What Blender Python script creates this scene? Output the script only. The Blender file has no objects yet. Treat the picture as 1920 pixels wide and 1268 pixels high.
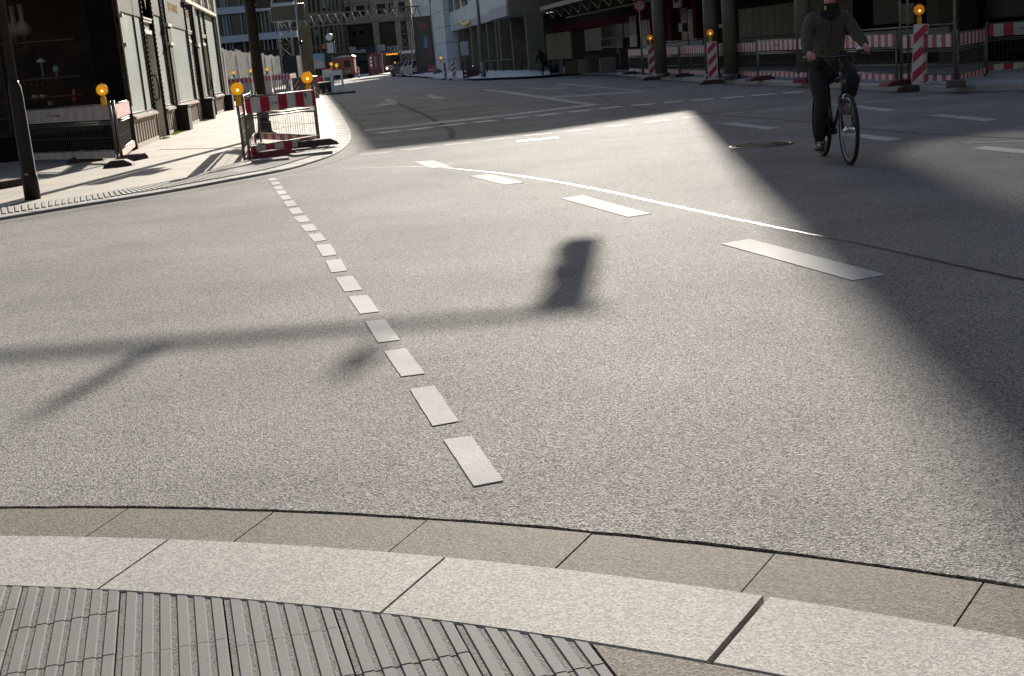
import bpy, bmesh, math, random
from mathutils import Vector, Matrix
random.seed(7)
sc = bpy.context.scene
PI = math.pi
# ------------------------------------------------------------------ camera
FPX, HY, SL, CH = 2400.0, 100.0, 0.086, 1.35
RO = math.atan(SL); TH = math.atan((634 - HY) * math.cos(RO) / FPX)
Fv = Vector((0, math.cos(TH), -math.sin(TH))); R0 = Vector((1, 0, 0)); U0 = Vector((0, math.sin(TH), math.cos(TH)))
Rv = R0 * math.cos(RO) - U0 * math.sin(RO); Uv = R0 * math.sin(RO) + U0 * math.cos(RO)
cam = bpy.data.cameras.new("camera"); cam.sensor_width = 36.0; cam.lens = FPX / 1920 * 36
cam.clip_start = 0.1; cam.clip_end = 3000
co = bpy.data.objects.new("camera", cam); sc.collection.objects.link(co)
M3 = Matrix((Rv, Uv, -Fv)).transposed(); co.matrix_world = Matrix.Translation((0, 0, CH)) @ M3.to_4x4()
sc.camera = co
# ------------------------------------------------------------------ light
SAZ, SEL = math.radians(6.35), math.atan(0.36)
SD = Vector((math.sin(SAZ) * math.cos(SEL), math.cos(SAZ) * math.cos(SEL), math.sin(SEL)))
w = bpy.data.worlds.new("World"); sc.world = w; w.use_nodes = True
nt = w.node_tree; sky = nt.nodes.new('ShaderNodeTexSky'); sky.sky_type = 'NISHITA'; sky.sun_disc = False
sky.sun_elevation = SEL; sky.sun_rotation = SAZ; sky.air_density = 1.0; sky.dust_density = 1.5; sky.ozone_density = 1.0
nt.links.new(sky.outputs[0], nt.nodes['Background'].inputs[0]); nt.nodes['Background'].inputs[1].default_value = 0.085
sl = bpy.data.lights.new("sun", 'SUN'); sl.energy = 5.0; sl.angle = math.radians(0.5); sl.color = (1.0, 0.925, 0.82)
so = bpy.data.objects.new("sun", sl); sc.collection.objects.link(so); so.rotation_euler = (-SD).to_track_quat('-Z', 'Y').to_euler()
sc.view_settings.view_transform = 'Standard'; sc.view_settings.look = 'None'; sc.view_settings.gamma = 1.0
sc.view_settings.use_curve_mapping = False
sc.view_settings.exposure = 1.2
# ------------------------------------------------------------------ pixel helpers (photo pixels -> real points)
def ray(x, y): return Fv + Rv * ((x - 960) / FPX) + Uv * ((634 - y) / FPX)
def G(x, y, z=0.0):
    r = ray(x, y); t = (z - CH) / r.z; return Vector((0, 0, CH)) + r * t
def V(x, y, Y):
    r = ray(x, y); return Vector((0, 0, CH)) + r * (Y / r.y)
class Plane:
    """vertical plane through p with horizontal direction d (x axis), y axis = z cross x (away from the street)"""
    def __init__(s, p, az=None, d=None):
        s.o = Vector((p[0], p[1], p[2] if len(p) > 2 else 0.0))
        if d is None: a = math.radians(az); d = (math.sin(a), math.cos(a))
        s.d = Vector((d[0], d[1], 0)).normalized(); s.n = Vector((-s.d.y, s.d.x, 0)); s.rz = math.atan2(s.d.y, s.d.x)
    def sz(s, x, y, off=0.0):
        r = ray(x, y); c0 = Vector((0, 0, CH)); t = ((s.o + s.n * off - c0).dot(s.n)) / r.dot(s.n); p = c0 + r * t
        return (p - s.o).dot(s.d), p.z - s.o.z
    def rect(s, x0, y0, x1, y1, off=0.0):
        xm, ym = (x0 + x1) / 2, (y0 + y1) / 2
        a, b = s.sz(x0, ym, off)[0], s.sz(x1, ym, off)[0]
        return min(a, b), s.sz(xm, y1, off)[1], max(a, b), s.sz(xm, y0, off)[1]
# ------------------------------------------------------------------ materials
MATS = {}
def mat(name, col, rough=.6, metal=0.0, var=.18, scale=6.0, bump=0.0, bscale=40.0, spec=.5, emit=0.0, trans=0.0, coat=0.0, col2=None):
    if name in MATS: return MATS[name]
    m = bpy.data.materials.new(name); m.use_nodes = True; n = m.node_tree.nodes; l = m.node_tree.links
    b = n['Principled BSDF']; b.inputs['Roughness'].default_value = rough; b.inputs['Metallic'].default_value = metal
    b.inputs['Specular IOR Level'].default_value = spec; b.inputs['Coat Weight'].default_value = coat
    tc = n.new('ShaderNodeTexCoord'); nz = n.new('ShaderNodeTexNoise'); nz.inputs['Scale'].default_value = scale; nz.inputs['Detail'].default_value = 8
    nz.inputs['Roughness'].default_value = .65
    l.new(tc.outputs['Object'], nz.inputs['Vector'])
    mx = n.new('ShaderNodeMix'); mx.data_type = 'RGBA'; rp = n.new('ShaderNodeValToRGB'); rp.color_ramp.elements[0].position = .3; rp.color_ramp.elements[1].position = .7
    l.new(nz.outputs['Fac'], rp.inputs['Fac']); l.new(rp.outputs['Color'], mx.inputs['Factor'])
    a = [c * (1 - var) for c in col]; c2 = col2 if col2 else [min(1, c * (1 + var)) for c in col]
    mx.inputs[6].default_value = (*a, 1); mx.inputs[7].default_value = (*c2, 1)
    l.new(mx.outputs[2], b.inputs['Base Color'])
    if bump > 0:
        nb = n.new('ShaderNodeTexNoise'); nb.inputs['Scale'].default_value = bscale; nb.inputs['Detail'].default_value = 6; l.new(tc.outputs['Object'], nb.inputs['Vector'])
        bp = n.new('ShaderNodeBump'); bp.inputs['Strength'].default_value = bump; bp.inputs['Distance'].default_value = .01
        l.new(nb.outputs['Fac'], bp.inputs['Height']); l.new(bp.outputs[0], b.inputs['Normal'])
    if emit > 0:
        b.inputs['Emission Color'].default_value = (*col, 1); b.inputs['Emission Strength'].default_value = emit
    if trans > 0:
        t = n.new('ShaderNodeBsdfTranslucent'); t.inputs[0].default_value = (*col, 1); s = n.new('ShaderNodeMixShader'); s.inputs[0].default_value = trans
        l.new(b.outputs[0], s.inputs[1]); l.new(t.outputs[0], s.inputs[2]); l.new(s.outputs[0], n['Material Output'].inputs[0])
    MATS[name] = m; return m
def stone_mat(name, c_dark, c_light, cell, bump, rough, patch=.25, spec=.5, spots=0.0, fine=0.5, grain=0.0):
    """aggregate surface: Voronoi stones of random tone + patches of wear"""
    m = bpy.data.materials.new(name); m.use_nodes = True; n = m.node_tree.nodes; l = m.node_tree.links; b = n['Principled BSDF']
    tc = n.new('ShaderNodeTexCoord')
    v = n.new('ShaderNodeTexVoronoi'); v.inputs['Scale'].default_value = cell; l.new(tc.outputs['Object'], v.inputs['Vector'])
    sp = n.new('ShaderNodeSeparateColor'); l.new(v.outputs['Color'], sp.inputs[0])
    nz = n.new('ShaderNodeTexNoise'); nz.inputs['Scale'].default_value = cell * 2.1; nz.inputs['Detail'].default_value = 3; l.new(tc.outputs['Object'], nz.inputs['Vector'])
    big = n.new('ShaderNodeTexNoise'); big.inputs['Scale'].default_value = .55; big.inputs['Detail'].default_value = 7; big.inputs['Roughness'].default_value = .6; l.new(tc.outputs['Object'], big.inputs['Vector'])
    mth = n.new('ShaderNodeMath'); mth.operation = 'MULTIPLY_ADD'; l.new(sp.outputs[0], mth.inputs[0]); mth.inputs[1].default_value = 1 - fine; 
    m2 = n.new('ShaderNodeMath'); m2.operation = 'MULTIPLY'; l.new(nz.outputs['Fac'], m2.inputs[0]); m2.inputs[1].default_value = fine; l.new(m2.outputs[0], mth.inputs[2])
    rp = n.new('ShaderNodeValToRGB'); rp.color_ramp.elements[0].color = (*c_dark, 1); rp.color_ramp.elements[1].color = (*c_light, 1)
    rp.color_ramp.elements[0].position = .15; rp.color_ramp.elements[1].position = .85; l.new(mth.outputs[0], rp.inputs[0])
    mr = n.new('ShaderNodeMapRange'); mr.inputs[1].default_value = .3; mr.inputs[2].default_value = .7; mr.inputs[3].default_value = 1 - patch; mr.inputs[4].default_value = 1 + patch * .6
    l.new(big.outputs['Fac'], mr.inputs[0])
    mu = n.new('ShaderNodeMix'); mu.data_type = 'RGBA'; mu.blend_type = 'MULTIPLY'; mu.inputs['Factor'].default_value = 1
    l.new(rp.outputs[0], mu.inputs[6]); l.new(mr.outputs[0], mu.inputs[7]); out = mu.outputs[2]
    if spots > 0:   # pale trodden gum spots
        v2 = n.new('ShaderNodeTexVoronoi'); v2.inputs['Scale'].default_value = 1.6; v2.inputs['Randomness'].default_value = 1; l.new(tc.outputs['Object'], v2.inputs['Vector'])
        s2 = n.new('ShaderNodeSeparateColor'); l.new(v2.outputs['Color'], s2.inputs[0])
        a1 = n.new('ShaderNodeMath'); a1.operation = 'LESS_THAN'; l.new(v2.outputs['Distance'], a1.inputs[0]); a1.inputs[1].default_value = .026
        a2 = n.new('ShaderNodeMath'); a2.operation = 'LESS_THAN'; l.new(s2.outputs[0], a2.inputs[0]); a2.inputs[1].default_value = spots
        a3 = n.new('ShaderNodeMath'); a3.operation = 'MULTIPLY'; l.new(a1.outputs[0], a3.inputs[0]); l.new(a2.outputs[0], a3.inputs[1])
        a4 = n.new('ShaderNodeMath'); a4.operation = 'MULTIPLY'; l.new(a3.outputs[0], a4.inputs[0]); a4.inputs[1].default_value = .75
        mg = n.new('ShaderNodeMix'); mg.data_type = 'RGBA'; l.new(a4.outputs[0], mg.inputs['Factor']); l.new(out, mg.inputs[6]); mg.inputs[7].default_value = (.42, .4, .38, 1); out = mg.outputs[2]
    l.new(out, b.inputs['Base Color'])
    bp = n.new('ShaderNodeBump'); bp.inputs['Strength'].default_value = bump; bp.inputs['Distance'].default_value = .006
    ad = n.new('ShaderNodeMath'); ad.operation = 'ADD'; l.new(v.outputs['Distance'], ad.inputs[0]); l.new(sp.outputs[1], ad.inputs[1]); 
    a5 = n.new('ShaderNodeMath'); a5.operation = 'MULTIPLY_ADD'; l.new(nz.outputs['Fac'], a5.inputs[0]); a5.inputs[1].default_value = 1.0; l.new(ad.outputs[0], a5.inputs[2])
    l.new(a5.outputs[0], bp.inputs['Height']); l.new(bp.outputs[0], b.inputs['Normal'])
    b.inputs['Roughness'].default_value = rough; b.inputs['Specular IOR Level'].default_value = spec
    if grain > 0:  # facets of quartz: roughness varies stone by stone
        g = n.new('ShaderNodeMapRange'); l.new(sp.outputs[2], g.inputs[0]); g.inputs[3].default_value = rough - grain; g.inputs[4].default_value = rough + .1
        l.new(g.outputs[0], b.inputs['Roughness'])
    MATS[name] = m; return m
def brick_mat(name, c1, c2, mortar, bw, bh, rough=.8, ms=.01, rotx=0.0, off=.5, bump=.3, big=.12):
    m = bpy.data.materials.new(name); m.use_nodes = True; n = m.node_tree.nodes; l = m.node_tree.links; b = n['Principled BSDF']
    tc = n.new('ShaderNodeTexCoord'); mp = n.new('ShaderNodeMapping'); mp.inputs['Rotation'].default_value = (rotx, 0, 0); l.new(tc.outputs['Object'], mp.inputs['Vector'])
    br = n.new('ShaderNodeTexBrick'); l.new(mp.outputs[0], br.inputs['Vector']); br.inputs['Scale'].default_value = 1; br.offset = off
    br.inputs['Brick Width'].default_value = bw; br.inputs['Row Height'].default_value = bh; br.inputs['Mortar Size'].default_value = ms
    br.inputs['Color1'].default_value = (*c1, 1); br.inputs['Color2'].default_value = (*c2, 1); br.inputs['Mortar'].default_value = (*mortar, 1)
    nz = n.new('ShaderNodeTexNoise'); nz.inputs['Scale'].default_value = 1.2; nz.inputs['Detail'].default_value = 9; l.new(tc.outputs['Object'], nz.inputs['Vector'])
    mr = n.new('ShaderNodeMapRange'); mr.inputs[1].default_value = .3; mr.inputs[2].default_value = .7; mr.inputs[3].default_value = 1 - big; mr.inputs[4].default_value = 1 + big; l.new(nz.outputs['Fac'], mr.inputs[0])
    mu = n.new('ShaderNodeMix'); mu.data_type = 'RGBA'; mu.blend_type = 'MULTIPLY'; mu.inputs['Factor'].default_value = 1; l.new(br.outputs['Color'], mu.inputs[6]); l.new(mr.outputs[0], mu.inputs[7])
    l.new(mu.outputs[2], b.inputs['Base Color']); b.inputs['Roughness'].default_value = rough
    bp = n.new('ShaderNodeBump'); bp.inputs['Strength'].default_value = bump; bp.inputs['Distance'].default_value = .01; bp.invert = True; l.new(br.outputs['Fac'], bp.inputs['Height']); l.new(bp.outputs[0], b.inputs['Normal'])
    MATS[name] = m; return m

ASPH = stone_mat('asphalt', (.034, .033, .031), (.41, .393, .37), 165, .66, .9, patch=.27, spec=.075, spots=.35, fine=.42, grain=.2)
GUT = stone_mat('brown_concrete', (.065, .057, .047), (.215, .19, .158), 180, .25, .8, patch=.22, spots=.4, fine=.35, spec=.1)
KERB = stone_mat('pale_concrete', (.165, .155, .14), (.45, .43, .395), 170, .16, .8, patch=.25, spots=.3, fine=.5, spec=.1)
TILE = stone_mat('tile_concrete', (.125, .122, .115), (.215, .211, .20), 300, .15, .8, patch=.3, fine=.8, spec=.1)
TILEV = stone_mat('tile_groove', (.05, .05, .048), (.225, .22, .212), 240, .4, .8, patch=.15, spec=.1)
SOIL = mat('joint_soil', (.022, .018, .012), .95, var=.4, scale=60)
PAVL = brick_mat('sandy_slabs', (.25, .218, .17), (.205, .18, .145), (.2, .18, .14), 1.1, .55, .8, .012, big=.22)
PAVR = brick_mat('grey_slabs', (.46, .46, .47), (.42, .42, .43), (.2, .2, .2), .6, .4, .85, .012, big=.15)
WHITE = stone_mat('road_paint', (.34, .33, .31), (.48, .47, .45), 200, .3, .8, patch=.3, fine=.6, spec=.06)
WORN = stone_mat('worn_road_paint', (.18, .175, .165), (.50, .485, .46), 100, .5, .7, patch=.35, fine=.6, spec=.04)
TAR = mat('bitumen_seal', (.018, .018, .015), .26, var=.3, scale=30, bump=.5, bscale=60, spec=1.0)
STEEL = mat('galvanised_steel', (.30, .30, .28), .42, .85, .2, 15)
DSTEEL = mat('weathered_steel', (.16, .155, .13), .5, .6, .3, 12)
DARKP = mat('dark_brown_paint', (.016, .011, .009), .55, 0, .25, 5, spec=.3)
BLACK = mat('black_plastic', (.012, .012, .013), .4, 0, .2, 10)
BLACKM = mat('black_paint', (.01, .01, .011), .25, 0, .1, 10, coat=.3)
IRON = mat('cast_iron', (.045, .04, .035), .45, .7, .3, 25, bump=.3)
REDR = mat('reflective_red', (.42, .018, .045), .4, 0, .14, 7)
REDO = mat('faded_red', (.52, .13, .12), .5, 0, .25, 9)
WHR = mat('reflective_white', (.62, .61, .58), .4, 0, .14, 8)
WPL = mat('white_plastic', (.66, .66, .64), .5, 0, .12, 5, trans=.15)
AMBER = mat('amber_lens', (1.0, .60, .02), .25, 0, .06, 30, trans=.6, bump=.3, bscale=90, emit=.28)
YEL = mat('yellow_plastic', (.72, .43, .03), .4, 0, .15, 8, trans=.25)
RUB = mat('recycled_rubber', (.055, .035, .032), .85, 0, .35, 10, bump=.5)
RUBR = mat('red_rubber', (.16, .03, .035), .8, 0, .3, 10, bump=.4)
INK = mat('faded_ink', (.03, .028, .025), .7, 0, .4, 30)
CHROME = mat('chrome', (.7, .7, .7), .12, 1.0, .05, 5)
WOOL = mat('grey_wool', (.098, .087, .068), .95, 0, .25, 60, bump=.8, bscale=120)
TROU = mat('dark_trousers', (.018, .013, .014), .9, 0, .3, 30)
SKIN = mat('skin', (.50, .25, .2), .5, 0, .1, 12)
HAIR = mat('dark_hair', (.03, .02, .015), .7, 0, .3, 80)
# ------------------------------------------------------------------ mesh builder
class MB:
    def __init__(s): s.v = []; s.f = []; s.m = []; s.sm = []
    def add(s, vs, fs, mi=0, smooth=False):
        k = len(s.v); s.v += [tuple(v) for v in vs]
        for f in fs: s.f.append([k + i for i in f]); s.m.append(mi); s.sm.append(smooth)
    def box(s, x0, y0, z0, x1, y1, z1, mi=0):
        if x0 > x1: x0, x1 = x1, x0
        if y0 > y1: y0, y1 = y1, y0
        if z0 > z1: z0, z1 = z1, z0
        vs = [(x, y, z) for z in (z0, z1) for y in (y0, y1) for x in (x0, x1)]
        s.add(vs, [(0, 2, 3, 1), (4, 5, 7, 6), (0, 1, 5, 4), (2, 6, 7, 3), (0, 4, 6, 2), (1, 3, 7, 5)], mi)
    def obox(s, a, b, wdt, hgt, mi=0, up=(0, 0, 1)):
        """bar of rectangular section from a to b"""
        a = Vector(a); b = Vector(b); d = (b - a).normalized(); u = Vector(up); r = d.cross(u)
        if r.length < 1e-4: r = d.cross(Vector((0, 1, 0)))
        r.normalize(); u = r.cross(d)
        vs = [p + r * i * wdt / 2 + u * j * hgt / 2 for p in (a, b) for j in (-1, 1) for i in (-1, 1)]
        s.add(vs, [(0, 2, 3, 1), (4, 5, 7, 6), (0, 1, 5, 4), (2, 6, 7, 3), (0, 4, 6, 2), (1, 3, 7, 5)], mi)
    def tube(s, a, b, r, n=10, r2=None, mi=0, cap=True):
        a = Vector(a); b = Vector(b); d = (b - a).normalized(); t = Vector((0, 0, 1)) if abs(d.z) < .9 else Vector((1, 0, 0))
        u = d.cross(t).normalized(); v = d.cross(u); r2 = r if r2 is None else r2
        vs = [p + (u * math.cos(2 * PI * i / n) + v * math.sin(2 * PI * i / n)) * q for p, q in ((a, r), (b, r2)) for i in range(n)]
        s.add(vs, [(i, (i + 1) % n, n + (i + 1) % n, n + i) for i in range(n)], mi, True)
        if cap: s.add(vs, [tuple(range(n))[::-1], tuple(range(n, 2 * n))], mi)
    def path(s, pts, r, n=8, mi=0):
        pts = [Vector(p) for p in pts]; rings = []; 
        for i, p in enumerate(pts):
            d = (pts[min(i + 1, len(pts) - 1)] - pts[max(i - 1, 0)]).normalized()
            if i == 0:
                t = Vector((0, 0, 1)) if abs(d.z) < .9 else Vector((1, 0, 0)); u = d.cross(t).normalized()
            else: u = (u - d * u.dot(d)).normalized()
            v = d.cross(u); rr = r[i] if isinstance(r, (list, tuple)) else r
            rings.append([p + (u * math.cos(2 * PI * k / n) + v * math.sin(2 * PI * k / n)) * rr for k in range(n)])
        vs = [q for rg in rings for q in rg]; fs = []
        for i in range(len(pts) - 1):
            for k in range(n): fs.append((i * n + k, i * n + (k + 1) % n, (i + 1) * n + (k + 1) % n, (i + 1) * n + k))
        s.add(vs, fs, mi, True); s.add(vs, [tuple(range(n))[::-1], tuple(range((len(pts) - 1) * n, len(pts) * n))], mi)
    def lathe(s, prof, c=(0, 0, 0), ax='z', n=20, mi=0, smooth=True):
        vs = []; c = Vector(c)
        for r, h in prof:
            for k in range(n):
                a = 2 * PI * k / n; x, y = r * math.cos(a), r * math.sin(a)
                vs.append(c + (Vector((x, y, h)) if ax == 'z' else Vector((h, x, y)) if ax == 'x' else Vector((y, h, x))))
        fs = [(i * n + k, i * n + (k + 1) % n, (i + 1) * n + (k + 1) % n, (i + 1) * n + k) for i in range(len(prof) - 1) for k in range(n)]
        s.add(vs, fs, mi, smooth); s.add(vs, [tuple(range(n))[::-1], tuple(range((len(prof) - 1) * n, len(prof) * n))], mi)
    def prism(s, poly, y0, y1, ax='y', mi=0):
        """polygon extruded: ax y -> poly in (x,z); ax z -> poly in (x,y); ax x -> poly in (y,z)"""
        n = len(poly)
        f = {'y': lambda p, h: (p[0], h, p[1]), 'z': lambda p, h: (p[0], p[1], h), 'x': lambda p, h: (h, p[0], p[1])}[ax]
        vs = [f(p, y0) for p in poly] + [f(p, y1) for p in poly]
        s.add(vs, [tuple(range(n)), tuple(range(n, 2 * n))[::-1]] + [(i, n + i, n + (i + 1) % n, (i + 1) % n) for i in range(n)], mi)
    def build(s, name, mats, parent=None, bevel=0.0, fix=True):
        me = bpy.data.meshes.new(name); me.from_pydata(s.v, [], s.f)
        for m in (mats if isinstance(mats, (list, tuple)) else [mats]): me.materials.append(m)
        for i, p in enumerate(me.polygons): p.material_index = s.m[i]; p.use_smooth = s.sm[i]
        bm = bmesh.new(); bm.from_mesh(me)
        bmesh.ops.remove_doubles(bm, verts=bm.verts, dist=1e-6)
        if fix: bmesh.ops.recalc_face_normals(bm, faces=bm.faces)
        bm.to_mesh(me); bm.free()
        o = bpy.data.objects.new(name, me); sc.collection.objects.link(o)
        if parent: o.parent = parent
        if bevel > 0:
            b = o.modifiers.new('bevel', 'BEVEL'); b.width = bevel; b.segments = 2; b.limit_method = 'ANGLE'; b.angle_limit = .6
        return o
def tag(o, label, cat, group=None):
    o['label'] = label; o['category'] = cat
    if group: o['group'] = group
    return o
def struct(o): o['kind'] = 'structure'; return o
def thing(name, label, cat, loc=(0, 0, 0), rz=0.0, group=None):
    o = bpy.data.objects.new(name, None); sc.collection.objects.link(o); o.location = loc; o.rotation_euler = (0, 0, rz); o.empty_display_size = .2
    return tag(o, label, cat, group)
def dup(root, loc, rz, label, group=None):
    r = root.copy(); sc.collection.objects.link(r); r.location = loc; r.rotation_euler = (0, 0, rz); r['label'] = label
    if group: r['group'] = group
    for ch in list(root.children):
        c = ch.copy(); sc.collection.objects.link(c); c.parent = r
        for g in list(ch.children):
            d = g.copy(); sc.collection.objects.link(d); d.parent = c
    return r
def text(name, s, size, parent, loc, rot=(PI / 2, 0, 0), m=None, ext=.004, sx=1.0):
    cu = bpy.data.curves.new(name, 'FONT'); cu.body = s; cu.size = size; cu.extrude = ext; cu.align_x = 'CENTER'; cu.align_y = 'CENTER'
    o = bpy.data.objects.new(name, cu); sc.collection.objects.link(o)
    dg = bpy.context.evaluated_depsgraph_get(); me = bpy.data.meshes.new_from_object(o.evaluated_get(dg))
    sc.collection.objects.unlink(o); bpy.data.objects.remove(o)
    me.materials.clear(); me.materials.append(m or INK)
    q = bpy.data.objects.new(name, me); sc.collection.objects.link(q); q.parent = parent; q.location = loc; q.rotation_euler = rot; q.scale = (sx, 1, 1)
    return q
def skin(name, nodes, edges, root, m, parent=None, sub=2):
    names = list(nodes); idx = {k: i for i, k in enumerate(names)}
    me = bpy.data.meshes.new(name); me.from_pydata([nodes[k][:3] for k in names], [(idx[a], idx[b]) for a, b in edges], [])
    o = bpy.data.objects.new(name, me); sc.collection.objects.link(o)
    md = o.modifiers.new('skin', 'SKIN'); md.use_smooth_shade = True
    if not me.skin_vertices: me.skin_vertices.new()
    for i, k in enumerate(names):
        r = nodes[k][3:]; sv = me.skin_vertices[0].data[i]; sv.radius = (r[0], r[1] if len(r) > 1 else r[0]); sv.use_root = (k == root)
    s2 = o.modifiers.new('sub', 'SUBSURF'); s2.levels = sub; s2.render_levels = sub
    dg = bpy.context.evaluated_depsgraph_get(); ev = bpy.data.meshes.new_from_object(o.evaluated_get(dg))
    sc.collection.objects.unlink(o); bpy.data.objects.remove(o)
    ev.materials.clear(); ev.materials.append(m)
    for p in ev.polygons: p.use_smooth = True
    q = bpy.data.objects.new(name, ev); sc.collection.objects.link(q)
    if parent: q.parent = parent
    return q
# ================================================================== GROUND
K = Vector((-3.418, -3.630)); RA, RK0, RK1 = 7.95, 7.612, 7.245
def pol(az, r, z=0.0): a = math.radians(az); return Vector((K.x + r * math.sin(a), K.y + r * math.cos(a), z))
b = MB(); N = 2400; vs = []
for i in range(N):
    az = 360 * i / N; fine = -20 < (az if az < 180 else az - 360) < 60
    j = random.uniform(-.002, .002) + .002 * math.sin(az * 1.3) + .0015 * math.sin(az * 3.7) if fine else 0
    vs.append(pol(az, RA + j, 0)); 
lo = [Vector((v.x, v.y, -.05)) for v in vs]
mid = [pol(360 * i / N, 60) for i in range(N)]; far = [pol(360 * i / N, 1500) for i in range(N)]
b.add(vs + lo + mid + far, [(i, (i + 1) % N, 2 * N + (i + 1) % N, 2 * N + i) for i in range(N)] + [(N + i, N + (i + 1) % N, (i + 1) % N, i) for i in range(N)] + [(2 * N + i, 2 * N + (i + 1) % N, 3 * N + (i + 1) % N, 3 * N + i) for i in range(N)])
struct(b.build('road', ASPH, fix=False))
b = MB(); b.add([pol(a, 7.97, -.03) for a in range(0, 360, 3)], [tuple(range(120))[::-1]]); struct(b.build('joint_bed', SOIL))
def arcblock(b, a0, a1, r0, r1, zt, zb, tilt=0.0, n=10, bev=.004):
    rows = []
    for i in range(n + 1):
        a = a0 + (a1 - a0) * i / n; dz = tilt * (i / n - .5)
        rows.append([pol(a, r0, zb), pol(a, r0, zt + dz - bev), pol(a, r0 + bev, zt + dz), pol(a, r1 - bev, zt + dz), pol(a, r1, zt + dz - bev), pol(a, r1, zb)])
    vs = [p for r in rows for p in r]; fs = []
    for i in range(n):
        for k in range(5): fs.append((i * 6 + k, i * 6 + k + 1, i * 6 + k + 7, i * 6 + k + 6))
    fs += [(5, 4, 3, 2, 1, 0), tuple(n * 6 + k for k in range(6))]; b.add(vs, fs)
b = MB(); a = 15.4 - 3.85 * 12
while a < 110:
    arcblock(b, a + .018, a + 3.85 - .018, RK0 + .004, 7.941, -.004 + random.uniform(-.0008, .0008), -.05, 0, 6, .003); a += 3.85
arcblock(b, 110.1, 15.4 - 46.2 + 359.9, RK0 + .004, 7.941, -.006, -.05, 0, 60)
struct(b.build('near_gutter', GUT))
b = MB(); a = 18.0 - 6.76 * 6; k = 0
while a < 110:
    g1 = .10 if abs(a - 24.76 - 6.76) < .5 else .03; g0 = .03
    arcblock(b, a + g0, a + 6.76 - (.10 if abs(a - 24.76) < .5 else .03), RK1, RK0, .03 + random.uniform(-.0008, .0008), -.05, random.uniform(-.001, .001), 12, .005); a += 6.76
arcblock(b, a + .03, 18.0 - 40.56 + 359.97, RK1, RK0, .03, -.05, 0, 60)
struct(b.build('near_kerb', KERB))
# tactile tiles: grid rotated by -14 degrees, cut by the kerb
GA = math.radians(-14.2); ex = Vector((math.cos(GA), -math.sin(GA))); ey = Vector((math.sin(GA), math.cos(GA)))
ex = Vector((math.cos(-GA), math.sin(-GA)))
P0 = G(225, 1112, .03); o2 = Vector((P0.x, P0.y)); TW = .264
def arcy(xp, r=RK1 - .003):
    p = o2 + ex * xp - K; bq = p.dot(ey); cq = p.dot(p) - r * r; return -bq + math.sqrt(bq * bq - cq)
b = MB()
bt = MB()
rowoff = {0: G(212, 1237, .03), 1: G(427, 1216, .03), 2: G(672, 1264, .03), -1: G(15, 1183, .03)}
def tile(c0, y0, y1, clip):
    """one ribbed slab, columns along ey; y1 (towards the kerb) optionally cut by the kerb curve"""
    nr = 6; pitch = (TW - .004) / nr; dz = random.uniform(-.0012, .0012); xs = [(c0 + .002, .026)]
    prof = []
    for k in range(nr):
        x = c0 + .002 + k * pitch
        prof += [(x + .000, .0272, 1), (x + .014, .0272, 0), (x + .0165, .031, 0), (x + pitch - .0035, .031, 0), (x + pitch - .0005, .0272, 1)]
    def ye(x): return min(y1, arcy(x)) if clip else y1
    for (xa, za, m), (xb, zb, _) in zip(prof, prof[1:]):
        if ye(xa) <= y0 or ye(xb) <= y0: continue
        mi = 1 if m == 1 else 0
        q = []
        for x, y, z in ((xa, y0, za), (xb, y0, zb), (xb, ye(xb), zb), (xa, ye(xa), za)):
            p = o2 + ex * x + ey * y; q.append((p.x, p.y, z + dz))
        lo = [(p[0], p[1], -.02) for p in q]
        bt.add(q + lo, [(0, 1, 2, 3)], mi); bt.add(q + lo, [(1, 0, 4, 5), (3, 2, 6, 7)], 0)
    for x in (prof[0][0], prof[-1][0]):
        q = []
        for y, z in ((y0, .0272), (ye(x), .0272), (ye(x), -.02), (y0, -.02)):
            p = o2 + ex * x + ey * y; q.append((p.x, p.y, z + dz))
        bt.add(q, [(0, 1, 2, 3)], 0)
for c in range(-7, 4):
    x0 = c * TW
    base = {0: -.305, 1: -.16, 2: -.305, 3: -.21, -1: -.13}.get(c, random.uniform(-.3, 0))
    ya = arcy(x0 + TW / 2)
    ref = {0: (rowoff[0], 0), 1: (rowoff[1], 0), 2: (rowoff[2], 0), -1: (rowoff[-1], 0)}.get(c)
    yj = ((Vector((ref[0].x, ref[0].y)) - o2).dot(ey) if ref else ya - random.uniform(.08, .24))
    tile(x0, yj + .003, 9, True)
    for r in range(6): tile(x0, yj - (r + 1) * TW + .002, yj - r * TW - .002, False)
struct(bt.build('tactile_paving', [TILE, TILEV], fix=False))
b = MB(); XE = 4 * TW + .004
poly = []
for i in range(40):
    x = XE + (i / 39) * 5.2
    try: p = o2 + ex * x + ey * arcy(x, RK1 - .003)
    except ValueError: break
    poly.append(p)
poly += [o2 + ex * (XE + 5.2) + ey * (-6), o2 + ex * XE + ey * (-6)]
b.prism([(p.x, p.y) for p in poly], .028, -.04, 'z'); struct(b.build('near_pavement', GUT))
b = MB(); pl = [pol(a, RK1 - .01, -.001) for a in range(0, 360, 3)]; b.add(pl, [tuple(range(120))[::-1]]); struct(b.build('pavement_bed', SOIL))
b = MB(); c0 = o2 + ey * (-2.2); b.prism([((o2 + ex * x + ey * y).x, (o2 + ex * x + ey * y).y) for x, y in ((-3.3, -1.85), (XE - .004, -1.85), (XE - .004, -6), (-3.3, -6))], .027, -.02, 'z'); struct(b.build('rear_pavement', GUT))

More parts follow.
